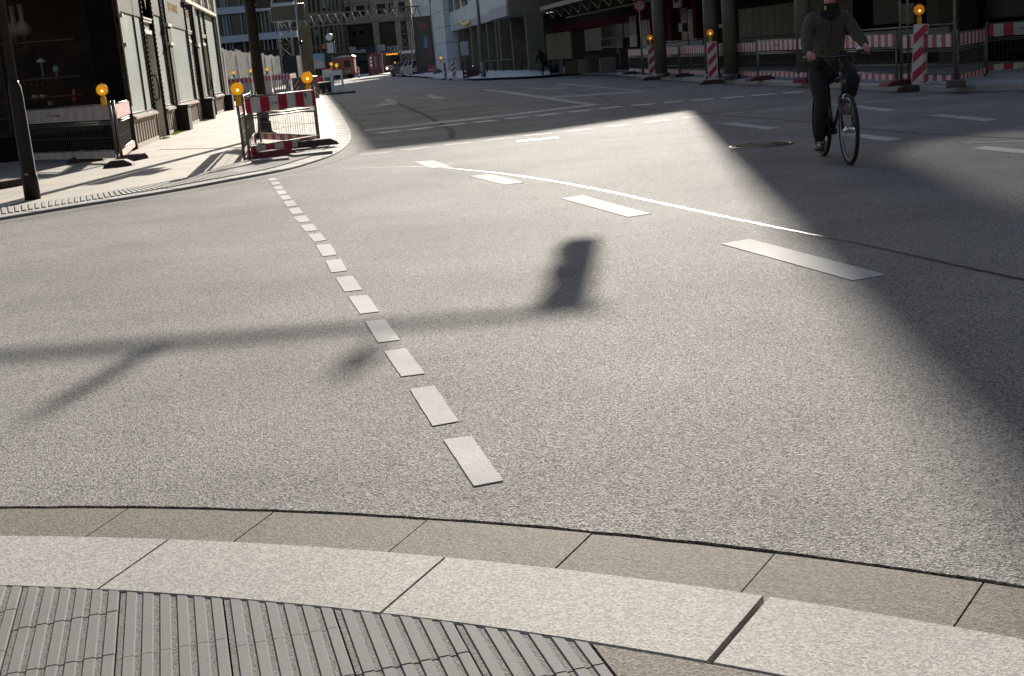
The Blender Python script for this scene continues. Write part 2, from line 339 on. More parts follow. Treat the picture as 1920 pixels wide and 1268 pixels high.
# ---- offset polyline utility
def offs(pts, d):
    out = []
    for i, p in enumerate(pts):
        a = pts[max(i - 1, 0)]; c = pts[min(i + 1, len(pts) - 1)]; t = Vector((c[0] - a[0], c[1] - a[1])).normalized()
        out.append(Vector((p[0] - t.y * d, p[1] + t.x * d)))
    return out
def smooth(pts, it=2):
    for _ in range(it):
        q = [pts[0]]
        for a, b_ in zip(pts, pts[1:]): q += [a * .75 + b_ * .25, a * .25 + b_ * .75]
        pts = q + [pts[-1]]
    return pts
def strip(b, A, za, B, zb, mi=0):
    n = len(A); vs = [(p.x, p.y, za) for p in A] + [(p.x, p.y, zb) for p in B]; b.add(vs, [(i, i + 1, n + i + 1, n + i) for i in range(n - 1)], mi)
LP = .035
kl = [(-60, 424), (0, 414), (131, 392), (219, 378), (330, 360), (420, 343), (500, 328), (546, 318.7), (587, 306), (625.6, 293), (646, 280), (658, 266), (659, 252), (651, 234), (641, 217), (627, 198), (612, 179)]
KL = [Vector(G(x, y, 0)[:2]) for x, y in kl]
d_ = (Vector((-8.55, 67.8)) - KL[-1]).normalized(); KL += [Vector((-8.55, 67.8)), Vector((-8.55, 67.8)) + Vector((-.132, .991)) * 60, Vector((-8.55, 67.8)) + Vector((-.132, .991)) * 170]
KL = [KL[0] + Vector((-1, -.45)) * 12] + KL
KL = smooth(KL, 2)
K1 = offs(KL, .012); K2 = offs(KL, .30)
b = MB(); strip(b, KL, -.02, KL, LP - .012); strip(b, KL, LP - .012, K1, LP); strip(b, K1, LP, K2, LP); struct(b.build('left_kerb', KERB, fix=False))
g0 = offs(KL, -.36)
b = MB(); strip(b, g0, .003, KL, .003); struct(b.build('left_gutter', stone_mat('gutter_concrete', (.10, .095, .088), (.24, .228, .21), 140, .4, .85, patch=.25, spec=.08), fix=False))
b = MB(); n = len(K2); poly = [(p.x, p.y) for p in K2] + [(-60, 240), (-60, 10)]
bmx = bmesh.new(); f = bmx.faces.new([bmx.verts.new((x, y, LP)) for x, y in poly]); bmesh.ops.triangulate(bmx, faces=[f]); me = bpy.data.meshes.new('left_pavement')
bmx.to_mesh(me); bmx.free(); me.materials.append(PAVL); o = bpy.data.objects.new('left_pavement', me); sc.collection.objects.link(o); struct(o)
# joints between kerb stones
b = MB(); acc = 0
for i in range(len(KL) - 1):
    sgl = (KL[i + 1] - KL[i]).length
    t = 0
    while acc + (sgl - t) >= 1.0:
        t += 1.0 - acc; acc = 0; p = KL[i].lerp(KL[i + 1], t / sgl); q = K2[i].lerp(K2[i + 1], t / sgl)
        b.obox((p.x, p.y, LP + .001), (q.x, q.y, LP + .001), .012, .003)
    acc += sgl - t
struct(b.build('kerb_joints', SOIL))
# ribbed guide strip along the left kerb
b = MB(); acc = 0; I0 = offs(KL, .31); I1 = offs(KL, 1.05)
for i in range(len(KL) - 1):
    if KL[i].y > 23 or KL[i].x < -12: continue
    sgl = (KL[i + 1] - KL[i]).length; t = 0
    while acc + (sgl - t) >= .085:
        t += .085 - acc; acc = 0; p = I0[i].lerp(I0[i + 1], t / sgl); q = I1[i].lerp(I1[i + 1], t / sgl)
        sh = (K2[min(i + 1, n - 1)] - K2[i]).normalized() * .22
        b.obox((p.x - sh.x, p.y - sh.y, LP + .006), (q.x + sh.x, q.y + sh.y, LP + .006), .045, .012)
    acc += sgl - t
struct(b.build('guide_strip', KERB))
# ---- far right kerb and pavement
kr = [(700, 131.5), (760, 138.5), (792, 143.5), (815, 148), (835, 150.5), (867, 150.5), (905, 148), (952, 145), (1000, 142.6), (1040, 141), (1090, 140), (1140, 140), (1172, 142), (1203, 146), (1240, 149.5), (1300, 153), (1420, 159.5), (1560, 165), (1680, 171), (1790, 173), (1960, 168)]
KR = [Vector(G(x, y, 0)[:2]) for x, y in kr]; KR = [Vector((-24, 205))] + KR[1:] + [Vector((30, 14.5)), Vector((80, 2))]
KR = smooth(KR, 1)
L1 = offs(KR, .015); L2 = offs(KR, .28); GR = offs(KR, -.35)
b = MB(); strip(b, KR, -.02, KR, .10); strip(b, KR, .10, L1, .115); strip(b, L1, .115, L2, .12); struct(b.build('right_kerb', mat('grey_kerb', (.30, .285, .26), .8, 0, .2, 6, bump=.2), fix=False))
b = MB(); strip(b, GR, .003, KR, .003); struct(b.build('right_gutter', MATS['gutter_concrete'], fix=False))
def ax_of(y): return 3 + (65 - y) * .14
def zfp(x, y):
    t = max(0, min(1, (y - 55) / 12)); return .12
b = MB(); poly = [(p.x, p.y) for p in L2] + [(90, 10), (90, 240), (-10, 240)]
bmx = bmesh.new(); f = bmx.faces.new([bmx.verts.new((x, y, .12)) for x, y in poly]); bmesh.ops.triangulate(bmx, faces=[f]); me = bpy.data.meshes.new('right_pavement')
bmx.to_mesh(me); bmx.free(); me.materials.append(PAVR); o = bpy.data.objects.new('right_pavement', me); sc.collection.objects.link(o); struct(o)
# raised forecourt along the arcade
b = MB()
q = [(ax_of(150) - 2.6, 150, .124), (ax_of(74) - 2.6, 74, .124), (ax_of(74) - .5, 74, .36), (ax_of(150) - .5, 150, .36), (ax_of(74) + 14, 74, .36), (ax_of(150) + 14, 150, .36), (ax_of(66) - .5, 66, .124), (ax_of(66) + 14, 66, .124)]
b.add(q, [(0, 1, 2, 3), (3, 2, 4, 5), (1, 6, 2), (2, 6, 7, 4)]); struct(b.build('arcade_forecourt', PAVR, fix=False))
# ---- markings
def marks(name, quads, m=WHITE, z=.004):
    b = MB()
    for q in quads:
        ps = [G(x, y, z) for x, y in q]; sub = []
        for i, p in enumerate(ps):     # slightly uneven painted edges
            r = ps[(i + 1) % len(ps)]; L = (r - p).length; k = max(1, min(40, int(L / .06))); t = (r - p).normalized(); nn = Vector((-t.y, t.x, 0))
            for j in range(k):
                jj = 0 if j == 0 else random.uniform(-.0012, .0012); sub.append(p.lerp(r, j / k) + nn * jj)
        lo = [Vector((p.x, p.y, .0005)) for p in sub]; n_ = len(sub)
        b.add(sub + lo, [tuple(range(n_))] + [(i, n_ + i, n_ + (i + 1) % n_, (i + 1) % n_) for i in range(n_)])
    return struct(b.build(name, m))
def ln(x0, y0, x1, y1, w):
    """ground line of real width w (m) between two photo points"""
    a = G(x0, y0); c = G(x1, y1); t = (c - a).normalized(); nn = Vector((-t.y, t.x, 0)) * w / 2; return [a + nn, c + nn, c - nn, a - nn]
def marks3(name, quads, m=WHITE, z=.004):
    b = MB()
    for q in quads: b.add([(p.x, p.y, z) for p in q], [tuple(range(len(q)))])
    return struct(b.build(name, m))
marks('turning_line_dashes', [
 [(500, 335.6), (516, 333.7), (522, 337.6), (506, 339.7)], [(506, 341.5), (522, 339.5), (526, 345.4), (511.5, 347.4)], [(511.5, 349.8), (527, 347.8), (532, 354), (517, 356)],
 [(517, 358.3), (533, 356.5), (539, 363), (523, 365.4)], [(523, 368.3), (541, 365.8), (547, 372.6), (531, 375.2)], [(531, 378.3), (550, 375.7), (558, 385.4), (538.5, 388.2)],
 [(540, 392), (560, 389), (569, 399.7), (549, 402.4)], [(550, 407), (573, 404), (581.5, 415), (560, 417.6)], [(562, 422.5), (587, 419.6), (596.5, 431.3), (573.5, 434.5)],
 [(576, 439.5), (600.5, 436.8), (612, 450), (590, 453.5)], [(592, 460), (620, 457.3), (631.5, 477.5), (605, 480.7)], [(610, 488.6), (639, 485.5), (651, 507.5), (621, 511)],
 [(629, 521), (661, 516.8), (679.5, 543), (646, 547)], [(653, 556), (689, 553), (711, 584), (675, 588.3)], [(684.5, 602.7), (721.7, 599), (750, 637), (709, 642.3)],
 [(720, 658.3), (760.5, 652.7), (796.7, 700), (752.3, 705.7)], [(768, 729.3), (814.5, 722.7), (860, 789.5), (811, 798.3)], [(831, 824.3), (883.5, 817), (943.5, 900.5), (888.5, 911)]])
marks('guide_line_dashes', [[(775, 303.5), (812, 300.5), (847, 312.5), (810, 315.5)], [(880, 330.3), (918, 326), (983, 342), (946, 346.5)], [(1052, 372.3), (1092, 366), (1220, 400.5), (1178, 407)],
 [(1352, 457), (1405, 448), (1662, 515), (1598, 525.5)], [(1353, 232.5), (1374.5, 230), (1463, 239.4), (1436.6, 243)], [(1560, 196.5), (1585, 194.5), (1680, 206), (1662, 209)],
 [(1742.5, 216.4), (1765, 214), (1872, 223.8), (1845, 227)], [(1556, 250), (1582, 247.5), (1694, 260.7), (1662, 264.8)], [(1821.6, 278.5), (1848, 274), (1990, 287), (1962, 293)]])
marks('stop_lines', [[(682.5, 243.3), (960, 213), (1100, 196.3), (1126, 196.7), (1093, 200), (960, 216.6), (684, 246.6)], [(1033, 182), (1165, 172.6), (1206, 171), (1202, 172.6), (1035, 184)]])
marks('lane_lines', [[(906.7, 169), (915, 168), (960, 172.2), (1124, 196.2), (1096, 196.3), (960, 176.6)], [(1043, 157), (1047, 156), (1221, 171.5), (1205, 171.2)]])
marks('lane_arrows', [[(795, 178.8), (807, 177), (820, 181.8), (832, 181.2), (832.6, 185.6), (807.5, 185.6), (815, 183.8)],
 [(720, 185.8), (732, 184.8), (746, 191), (746, 193.6), (727, 194)], [(701, 200.3), (718, 191.6), (727, 194.4), (747, 195), (738, 196.5)],
 [(982, 164.8), (994, 164), (1026, 166.8), (1037, 164.8), (1064, 164.3), (1060, 167.6), (1042, 167.4), (1026, 168.2)]], WORN)
R1 = [(709, 250, 751, 245.3), (766.7, 244.2, 809, 239), (826.7, 236.7, 870, 232), (889, 230.3, 929, 226), (948, 223.3, 988.8, 219.2), (1008, 217.5, 1049.6, 212.5), (1064.8, 210.8, 1106.9, 206.3), (1124.6, 204, 1166, 200), (1184, 198.3, 1225.6, 195.4), (1245, 193.1, 1279.8, 190.2), (1296, 189.2, 1338, 185.6), (1353, 184.4, 1394, 181.2), (1410, 179.8, 1452.6, 175.9), (1467.5, 175.5, 1507.6, 172), (1522, 171.6, 1560, 168.6)]
R2 = [(676, 291.7, 734, 285), (753.3, 282.5, 810, 275.8), (832.5, 272.8, 884, 267.5), (908, 264.2, 960, 258.3), (982, 255.2, 1035, 250.4), (1061, 247.3, 1111, 242), (1134, 239, 1185, 233.8), (1205, 230.6, 1259, 225), (1279, 221.3, 1328, 217), (1348, 215.3, 1399, 210.7), (1416, 209.3, 1470, 204.6), (1488, 203.2, 1540, 199.5), (1558, 198, 1606, 194.5), (1625, 192.6, 1676, 189), (1694, 187.6, 1743, 184.4), (1758, 183.7, 1809, 180.2), (1824, 179.3, 1860, 176.6), (1871, 174.8, 1910, 172)]
marks3('cycle_crossing_dashes', [ln(*q, .20) for q in R2], WORN)
marks3('far_crossing_dashes', [ln(*q, .36) for q in R1], mat('fresh_road_paint', (.62, .62, .60), .8, 0, .12, 9, spec=.2))
marks3('edge_line', [ln(1813.5, 269.3, 1960, 264, .09)])
def wob(name, pts, w, m, z=.003, jit=.4):
    P = [G(x, y, z) for x, y in pts]; P = smooth(P, 1); Q = []
    for a, c in zip(P, P[1:]):
        k = max(1, int((c - a).length / .05))
        for j in range(k): Q.append(a.lerp(c, j / k))
    L = []; R = []
    for i, p in enumerate(Q):
        t = (Q[min(i + 1, len(Q) - 1)] - Q[max(i - 1, 0)]); t.z = 0; t.normalize(); nn = Vector((-t.y, t.x, 0)); L.append(p + nn * w * (.5 + random.uniform(-jit, jit) * .4)); R.append(p - nn * w * (.5 + random.uniform(-jit, jit) * .4))
    b = MB(); n_ = len(Q); b.add(L + R, [(i, i + 1, n_ + i + 1, n_ + i) for i in range(n_ - 1)]); return struct(b.build(name, m))
wob('tar_seam', [(600, 319), (700, 314.5), (800, 311.5), (850, 316), (960, 327), (1100, 350), (1250, 383), (1400, 415), (1545, 444), (1640, 462), (1750, 488), (1920, 524), (2050, 556)], .03, TAR)
wob('tar_patch_edge', [(665, 217), (710, 213), (771, 207), (779, 208.5)], .22, mat('new_asphalt', (.10, .097, .092), .9, 0, .3, 40, bump=.5, spec=.05))
wob('patch_seam', [(741, 192), (776, 207), (800, 217), (822, 230), (850, 246), (846, 260)], .12, MATS['new_asphalt'])
wob('old_seam', [(640, 178), (760, 163), (850, 157), (960, 160), (1100, 172), (1180, 203), (1360, 216), (1500, 228), (1690, 248), (1800, 254), (1960, 262)], .05, MATS['new_asphalt'])
# covers in the road
def cover(name, px, py, r, label, ring=True):
    p = G(px, py); t = thing(name, label, 'manhole cover', (p.x, p.y, 0))
    b = MB(); b.lathe([(r, -.02), (r, .005), (r * .93, .008), (r * .88, .008), (r * .86, .003), (r * .86, -.02)], n=40); b.build('frame', IRON, t)
    b = MB(); b.lathe([(r * .84, -.02), (r * .84, .006), (r * .8, .008), (.001, .008)], n=40)
    for k in range(26):
        a = 2 * PI * k / 26; b.obox((r * .6 * math.cos(a), r * .6 * math.sin(a), .011), (r * .78 * math.cos(a), r * .78 * math.sin(a), .011), .025, .006)
    b.build('lid', IRON, t)
    b = MB(); b.lathe([(r * .54, .008), (r * .54, .0105), (.001, .0105)], n=32); b.build('concrete_infill', GUT, t); return t
cover('manhole_cover', 1428, 272.5, .40, 'round iron manhole cover with concrete middle set in the shaded road beside the cyclist')
for px, py, r, lb in ((992, 264.2, .17, 'larger bright metal cap shining in the sunlit road by the dashed crossing'), (1029, 260.6, .13, 'smallest metal cap in the sunlit road, just right of the larger cap')):
    p = G(px, py); t = thing('valve_cap', lb, 'valve cap', (p.x, p.y, 0), 0, 'metal caps in the sunlit road')
    b = MB(); b.lathe([(r, -.01), (r, .008), (r * .9, .011), (.001, .011)], n=24); b.build('lid', mat('polished_iron', (.35, .33, .3), .3, .9, .1, 9), t)
    b = MB(); b.lathe([(r * 1.2, -.01), (r * 1.2, .005), (r * 1.02, .005), (r * 1.02, -.01)], n=24); b.build('rim', IRON, t)
# drain slot and weeds on the left pavement
p = G(300, 281, LP); q = G(458, 276.5, LP); t = thing('slot_drain', 'long row of dark drain slots across the sunlit left pavement', 'drain', (p.x, p.y, LP), math.atan2(q.y - p.y, q.x - p.x))
L = (q - p).length; b = MB(); b.box(0, -.06, -.02, L, .06, .003); b.build('frame', KERB, t)
b = MB(); k = 0
while k * .07 + .04 < L: b.box(k * .07, -.045, 0, k * .07 + .035, .045, .0045); k += 1
b.build('slots', BLACK, t)
# ================================================================== BUILDINGS
def front(b, P, x0, y0, x1, y1, d0=0.0, d1=.1, mi=0):
    """box on plane P covering a photo rectangle, from depth d0 to d1 (negative = towards the street)"""
    s0, z0, s1, z1 = P.rect(x0, y0, x1, y1); b.box(s0, d0, z0, s1, d1, z1, mi)
GLASS = mat('pale_glass', (.50, .55, .51), .35, 0, .2, 1.2, spec=.6)  # pale colour stands in for curtains and reflections in the panes
GLASSD = mat('dark_glass', (.014, .016, .015), .12, 0, .4, 2, spec=.22)
WOODL = mat('weathered_beige_panel', (.36, .31, .25), .7, 0, .2, 5, bump=.3)
CREAM = mat('cream_trim', (.62, .58, .48), .6, 0, .12, 8)
SIGNG = mat('grey_fascia', (.10, .095, .085), .8, 0, .15, 3, spec=.1)
GOLD = mat('gold_leaf', (.62, .42, .16), .4, .3, .15, 10)
# ---- left shop building (origin at the corner of the shopfront, x axis along the street)
LA = G(302, 260, LP); LB = G(434, 203, LP); PL = Plane(LA, d=(LB.x - LA.x, LB.y - LA.y))
shop = thing('shop_building', 'black framed shopfront building with tall pale windows and beige panelled base', 'building', PL.o, PL.rz)
S0, S1 = -4.9, 23.4
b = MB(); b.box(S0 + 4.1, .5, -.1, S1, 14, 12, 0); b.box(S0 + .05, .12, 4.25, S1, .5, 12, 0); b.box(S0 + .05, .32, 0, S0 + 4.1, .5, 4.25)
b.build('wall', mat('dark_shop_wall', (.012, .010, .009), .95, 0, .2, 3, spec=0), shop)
# plinth panels, sills
def plinth(s0, s1, posts=True):
    b = MB(); b.box(s0, .02, 0, s1, .3, .62); b.box(s0, -.03, 0, s1, .02, .10); b.box(s0, -.02, .54, s1, .02, .62)
    k = max(2, int((s1 - s0) / .38)); st = (s1 - s0) / k
    for i in range(k + 1): b.box(s0 + i * st - .035, -.025, .1, s0 + i * st + .035, .02, .54)
    for i in range(k): b.box(s0 + (i + .5) * st - .012, -.012, .12, s0 + (i + .5) * st + .012, .02, .52)
    b.build('base_panel', WOODL, shop)
    b = MB(); b.box(s0 - .02, -.09, .62, s1 + .02, .3, .67); b.box(s0 - .02, -.05, .67, s1 + .02, .3, .70); b.build('window_sill', mat('sill_wood', (.30, .25, .20), .6, 0, .2, 5), shop)
def twisted(s, z0=0.0, z1=4.2, r=.045, y=.0):
    """slender dark column with a spiral of beads"""
    b = MB(); b.tube((s, y, z0 + .62), (s, y, z1), r * .72, 10); b.box(s - r, y - r, z0, s + r, y + r, z0 + .62)
    for k in range(int((z1 - z0 - .62) / .11)):
        z = z0 + .66 + k * .11
        b.lathe([(r * .72, -.045), (r * 1.02, 0), (r * .72, .045)], (s, y, z), n=8)
    b.build('column', mat('matt_black_iron', (.03, .022, .02), .75, 0, .3, 8, spec=.25), shop)
def window(s0, s1, z0=.70, z1=4.2, y=.035):
    f = MB(); f.box(s0, y - .03, z0, s0 + .05, y + .03, z1); f.box(s1 - .05, y - .03, z0, s1, y + .03, z1); f.box(s0 + .05, y - .03, z0, s1 - .05, y + .03, z0 + .05); f.box(s0 + .05, y - .03, z1 - .05, s1 - .05, y + .03, z1)
    w_ = f.build('window', DARKP, shop)
    g = MB(); g.box(s0 + .05, y, z0 + .05, s1 - .05, y + .01, z1 - .05); g.build('pane', GLASS, w_)
    return w_
def fascia(s0, s1, z0=2.88, z1=4.0, y=.008): b = MB(); b.box(s0, y, z0, s1, y + .02, z1); b.build('fascia', SIGNG, shop)
def door(s0, s1, glow=0):
    b = MB(); b.box(s0, .16, 0, s1, .2, .75); b.box(s0, .16, .75, s0 + .14, .2, 2.5); b.box(s1 - .14, .16, .75, s1, .2, 2.5); b.box(s0 + .14, .16, 2.3, s1 - .14, .2, 2.5)
    d = b.build('door', mat('brown_door', (.09, .065, .055), .5, 0, .2, 4), shop)
    g = MB(); g.box(s0 + .14, .175, .75, s1 - .14, .185, 2.3); g.build('pane', GLASS, d)
    g = MB(); g.path([(s1 - .1, .16, 1.55), (s1 - .1, .05, 1.5), (s1 - .12, .03, 1.2), (s1 - .12, .05, .95), (s1 - .1, .16, .9)], .02, 8); g.build('handle', BLACK, d)
    b = MB(); b.box(s0, .02, 2.52, s1, .12, 2.62); b.box(s0, .0, 2.80, s1, .12, 2.88); b.box(s0 + .02, -.02, 2.86, s1 - .02, .12, 2.9); b.build('transom', CREAM, shop)
    b = MB(); b.box(s0, .06, 2.62, s1, .08, 2.8); b.build('transom_panel', GLASS, shop)
    for q_ in (s0, s1): b = MB(); b.box(q_ - .02, .02, 0, q_ + .02, .16, 2.5); b.build('door_reveal', CREAM, shop)
plinth(-4.25, -.5); window(-4.3, -.55); fascia(-4.25, -.6); twisted(-.42); door(-.25, 1.35); twisted(1.55); window(1.68, 3.45); plinth(1.65, 3.45); fascia(1.75, 3.4, 3.05)
twisted(3.6); twisted(4.75)
b = MB(); b.box(3.85, -.34, 0, 4.6, .3, .64); b.box(3.82, -.37, .64, 4.63, .3, .70); b.box(3.85, -.10, .7, 4.6, .3, 12); b.build('pier', DARKP, shop)
b = MB(); b.box(3.74, -.05, .72, 3.84, .0, 4.2); b.box(3.78, -.14, 2.3, 4.66, -.06, 2.38); b.box(3.78, -.14, 2.8, 4.66, -.06, 2.88); b.build('pier_trim', CREAM, shop)
window(4.9, 10.0); plinth(5.0, 10.2); fascia(4.95, 9.9, 2.88)
twisted(10.15); window(10.3, 11.75, .70, 3.7); door(10.25, 11.7); fascia(10.3, 11.7, 2.92, 3.7); twisted(11.85)
b = MB(); b.box(12.0, -.34, 0, 12.75, .3, .64); b.box(11.97, -.37, .64, 12.78, .3, .70); b.box(12.0, -.10, .7, 12.75, .3, 12); b.build('pier', DARKP, shop)
b = MB(); b.box(12.76, -.06, .72, 12.82, .02, 4.2); b.box(11.95, -.14, 2.4, 12.8, -.06, 2.5); b.build('pier_trim', CREAM, shop)
twisted(12.95); window(13.1, 15.1, .72, 3.75); plinth(13.1, 15.15); twisted(15.25); door(15.4, 17.0); window(15.4, 17.0, 2.9, 3.75); twisted(17.15); window(17.3, 21.5, .72, 3.75); plinth(17.3, 21.5); twisted(21.65)
b = MB(); b.box(21.9, -.34, 0, 22.65, .3, .64); b.box(21.9, -.10, .64, 22.65, .3, 12); b.build('pier', DARKP, shop)
b = MB(); b.box(21.8, -.06, .7, 21.88, .02, 4.2); b.build('pier_trim', CREAM, shop)
# white balustrade above the far windows
b = MB(); b.box(9.8, -.12, 3.75, 21.9, .12, 3.87); b.box(9.8, -.1, 4.55, 21.9, .12, 4.65)
s = 10.0
while s < 21.8: b.lathe([(.04, 3.87), (.07, 4.02), (.035, 4.2), (.06, 4.4), (.04, 4.55)], (s, 0, 0), n=8); s += .26
for s in (12.4, 15.3, 18.3, 21.3): b.box(s - .12, -.14, 3.87, s + .12, .12, 4.6)
b.build('balustrade', CREAM, shop)
# corner and dark side front facing the crossing
b = MB(); b.box(-5.0, -.03, 0, -4.36, .5, 12); b.build('corner_pier', mat('black_stone', (.010, .008, .007), .95, 0, .3, 3, spec=0), shop)
b = MB(); b.box(-4.36, -.06, .9, -4.31, -.0, 4.6); b.box(-4.40, -.12, 2.12, -4.26, -.0, 2.20); b.box(-4.40, -.12, 2.72, -4.26, -.0, 2.80); b.build('corner_trim', CREAM, shop)
text('lettering', 'EDELSTEINE', .36, shop, (7.0, .004, 3.42), m=GOLD, ext=.006, sx=1.35)
text('lettering', 'SCHMUCK', .3, shop, (10.98, .004, 3.42), m=GOLD, ext=.006, sx=.72)
text('lettering', 'DIAMONDS', .33, shop, (2.6, .004, 3.6), m=GOLD, ext=.006, sx=.75)
b = MB(); b.prism([(.25, 4.1), (.85, 4.1), (.55, 3.1)], -.01, .004, 'y'); b.build('gold_pennant', GOLD, shop)
# dark display shop facing the camera
c0 = PL.o + PL.d * S0; PS = Plane((c0.x, c0.y, LP), az=-98)
PS.rz2 = PS.rz
SW = thing('display_window_shop', 'dark corner shop with a display window of lamps, jars and cups at far left', 'building', (c0.x, c0.y, LP), PL.rz + PI / 2)
# local x runs to the left (away from the street), local y towards the viewer is +?  keep: x = distance from corner, y<0 = inside
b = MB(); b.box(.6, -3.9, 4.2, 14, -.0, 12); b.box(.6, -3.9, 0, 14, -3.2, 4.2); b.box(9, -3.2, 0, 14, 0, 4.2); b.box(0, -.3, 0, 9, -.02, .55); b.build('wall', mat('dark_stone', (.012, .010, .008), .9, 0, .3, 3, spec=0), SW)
b = MB()
for x in (.02, 2.3, 4.6, 8.9): b.box(x, -.12, .55, x + .09, 0, 4.2)
b.box(0, -.12, .5, 9, 0, .6); b.build('window_frame', DARKP, SW)
shelf = MB()
for z in (.85, 1.22, 1.6, 2.35): shelf.box(.9, -1.1, z, 4.5, -.5, z + .03)
shelf.build('display_shelf', mat('old_wood', (.05, .032, .02), .6, 0, .3, 6), SW)
b = MB(); b.box(0, -3.2, .5, 9, -3.15, 4.2); b.build('interior', mat('warm_interior', (.035, .022, .013), .8, 0, .5, 1.5), SW)
def goods(px, py, build, name, label, cat, m):
    # object standing inside the display, at the photo point
    r = ray(px, py); nrm = Vector((PL.d.x, PL.d.y, 0)); pc = c0 + nrm * .8; t = ((pc - Vector((0, 0, CH))).dot(nrm)) / r.dot(nrm); p = Vector((0, 0, CH)) + r * t
    b = MB(); build(b); o = b.build(name, m); o.location = p; tag(o, label, cat, 'goods in the dark display window'); return o
def cup(b, r=.05, h=.11):
    b.lathe([(r * .7, 0), (r, .03), (r, h), (r * .88, h), (r * .85, .02)], n=14); b.path([(r, 0, h * .8), (r * 1.7, 0, h * .75), (r * 1.75, 0, h * .4), (r, 0, h * .25)], .009, 6)
MINT = mat('mint_china', (.30, .38, .33), .3, 0, .1, 8); YCH = mat('yellow_china', (.36, .33, .1), .3, 0, .1, 8)
goods(66, 188, cup, 'cup', 'pale mint cup on the left in the dark display window', 'cup', MINT)
goods(80, 187, cup, 'cup', 'yellow green cup between the two mint cups in the display window', 'cup', YCH)
goods(94, 198, cup, 'cup', 'lowest mint cup with handle above the barrier board', 'cup', MINT)
goods(77, 116, lambda b: b.lathe([(.02, -.3), (.02, -.02), (.10, -.01), (.085, .03), (.03, .07), (.01, .08)], n=18), 'table_lamp', 'small lamp with a pale dome shade in the dark display window', 'lamp', mat('cream_shade', (.38, .38, .3), .5, 0, .1, 6))
goods(108, 147, lambda b: b.lathe([(.05, -.02), (.03, .06), (.04, .1), (.08, .16), (.07, .22), (.03, .27)], n=18), 'glass_vase', 'fluted glass vase with round top right of the cups', 'vase', mat('green_glass', (.16, .2, .17), .15, 0, .1, 6))
for k, (px, py) in enumerate(((48, 163), (61, 163), (71, 162), (81, 161))):
    goods(px, py, lambda b: b.lathe([(.035, 0), (.04, .05), (.015, .12), (.02, .17)], n=12), 'jar', ['first small brown jar from the left on the display shelf', 'second small brown jar on the display shelf', 'third small brown jar on the display shelf', 'rightmost small brown jar on the display shelf'][k], 'jar', mat('amber_jar', (.14, .075, .03), .3, 0, .2, 8))
for k, (px, py) in enumerate(((34, 95), (50, 92))):
    goods(px, py, lambda b: (b.lathe([(.06, .9), (.05, .6), (.16, .45), (.18, .3), (.06, .25), (.045, 0)], n=16)), 'marble_baluster', ['left pale stone baluster lamp in the upper display window', 'right pale stone baluster lamp in the upper display window'][k], 'lamp', mat('brown_marble', (.15, .11, .075), .5, 0, .3, 8))
goods(140, 185, lambda b: b.lathe([(.05, -.05), (.055, .04), (.03, .1), (.028, .2)], n=14), 'glowing_bottle', 'small orange bottle standing alone right of the cups', 'bottle', mat('orange_glass', (.5, .14, .03), .3, 0, .1, 8))
# ---- right arcade building (block with columns)
PA = Plane((ax_of(65), 65, 0), d=(-.14, 1))       # x along the facade away from us; local y = z cross x -> points left (street)
PA = Plane((ax_of(150), 150, 0), d=(.14, -1))     # x towards us, y away from the street
STONEW = brick_mat('white_stone_panels', (.42, .42, .42), (.38, .385, .39), (.12, .12, .12), 2.6, 1.3, .7, .025, -PI / 2, 0.0, .2)
BANDB = mat('blue_grey_band', (.24, .255, .29), .55, 0, .08, 2)
OLIVE = mat('olive_stone', (.115, .105, .062), .75, 0, .2, 2)
BROWNS = brick_mat('brown_panels', (.17, .145, .10), (.15, .128, .09), (.05, .045, .03), 1.2, 1.4, .8, .02, -PI / 2, 0.0, .2)
arc = thing('arcade_building', 'long pale stone office building over a dark colonnade across the street', 'building', PA.o, PA.rz)
def AS(x): return PA.sz(x, 90)[0]
s825, s849, s927, s950, s980, s1022 = AS(826), AS(849), AS(927), AS(947), AS(983), AS(1022)
b = MB()
def poly_from_world(b, pts, z0, z1, P):
    b.prism([((Vector((x, y, 0)) - P.o).dot(P.d), (Vector((x, y, 0)) - P.o).dot(P.n)) for x, y in pts], z0 - P.o.z, z1 - P.o.z, 'z')
poly_from_world(b, [(3.1, 67.9), (5.9, 68.9), (9.06, 71.7), (20, 71.7), (14, 150), (-8.1, 150)], 4.75, 17, PA); b.build('upper_block', STONEW, arc)
b = MB(); b.box(s825, -.02, 3.5, s849 + 2, 16, 6.2); b.box(s849, 0, 3.95, s927, .6, 6.2); b.box(s927, .9, 3.95, s950, 2, 6.2, 0)
b.box(s950, -.8, 3.95, s980, .6, 6.2); b.build('wall', STONEW, arc)
b = MB(); b.box(s825 - .3, -.5, 0, s849, .5, 6.2); b.build('end_pier', STONEW, arc)
b = MB(); b.box(s849, -.02, 3.45, s927, .62, 3.95); b.box(s950, -.82, 3.35, s980, 2, 3.95); b.build('band', BANDB, arc)
b = MB(); b.box(s927, .8, 3.42, s950, 2.2, 6.2); b.build('return_wall', BROWNS, arc)
b = MB(); b.box(s980 + .01, -.75, 3.35, s980 + .3, 5, 6.2); b.build('return_wall', BROWNS, arc)
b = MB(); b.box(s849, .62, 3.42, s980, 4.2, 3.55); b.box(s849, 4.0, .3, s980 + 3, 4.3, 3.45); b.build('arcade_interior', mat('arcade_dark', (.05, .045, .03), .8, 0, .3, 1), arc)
for x in (859, 884, 897, 914, 930, 937, 959, 987):
    s = AS(x); b = MB(); b.box(s - .14, .05, .36, s + .14, 1.0, 3.44); b.box(s - .16, .02, .36, s - .14, .9, 3.44); b.build('pillar', OLIVE, arc)
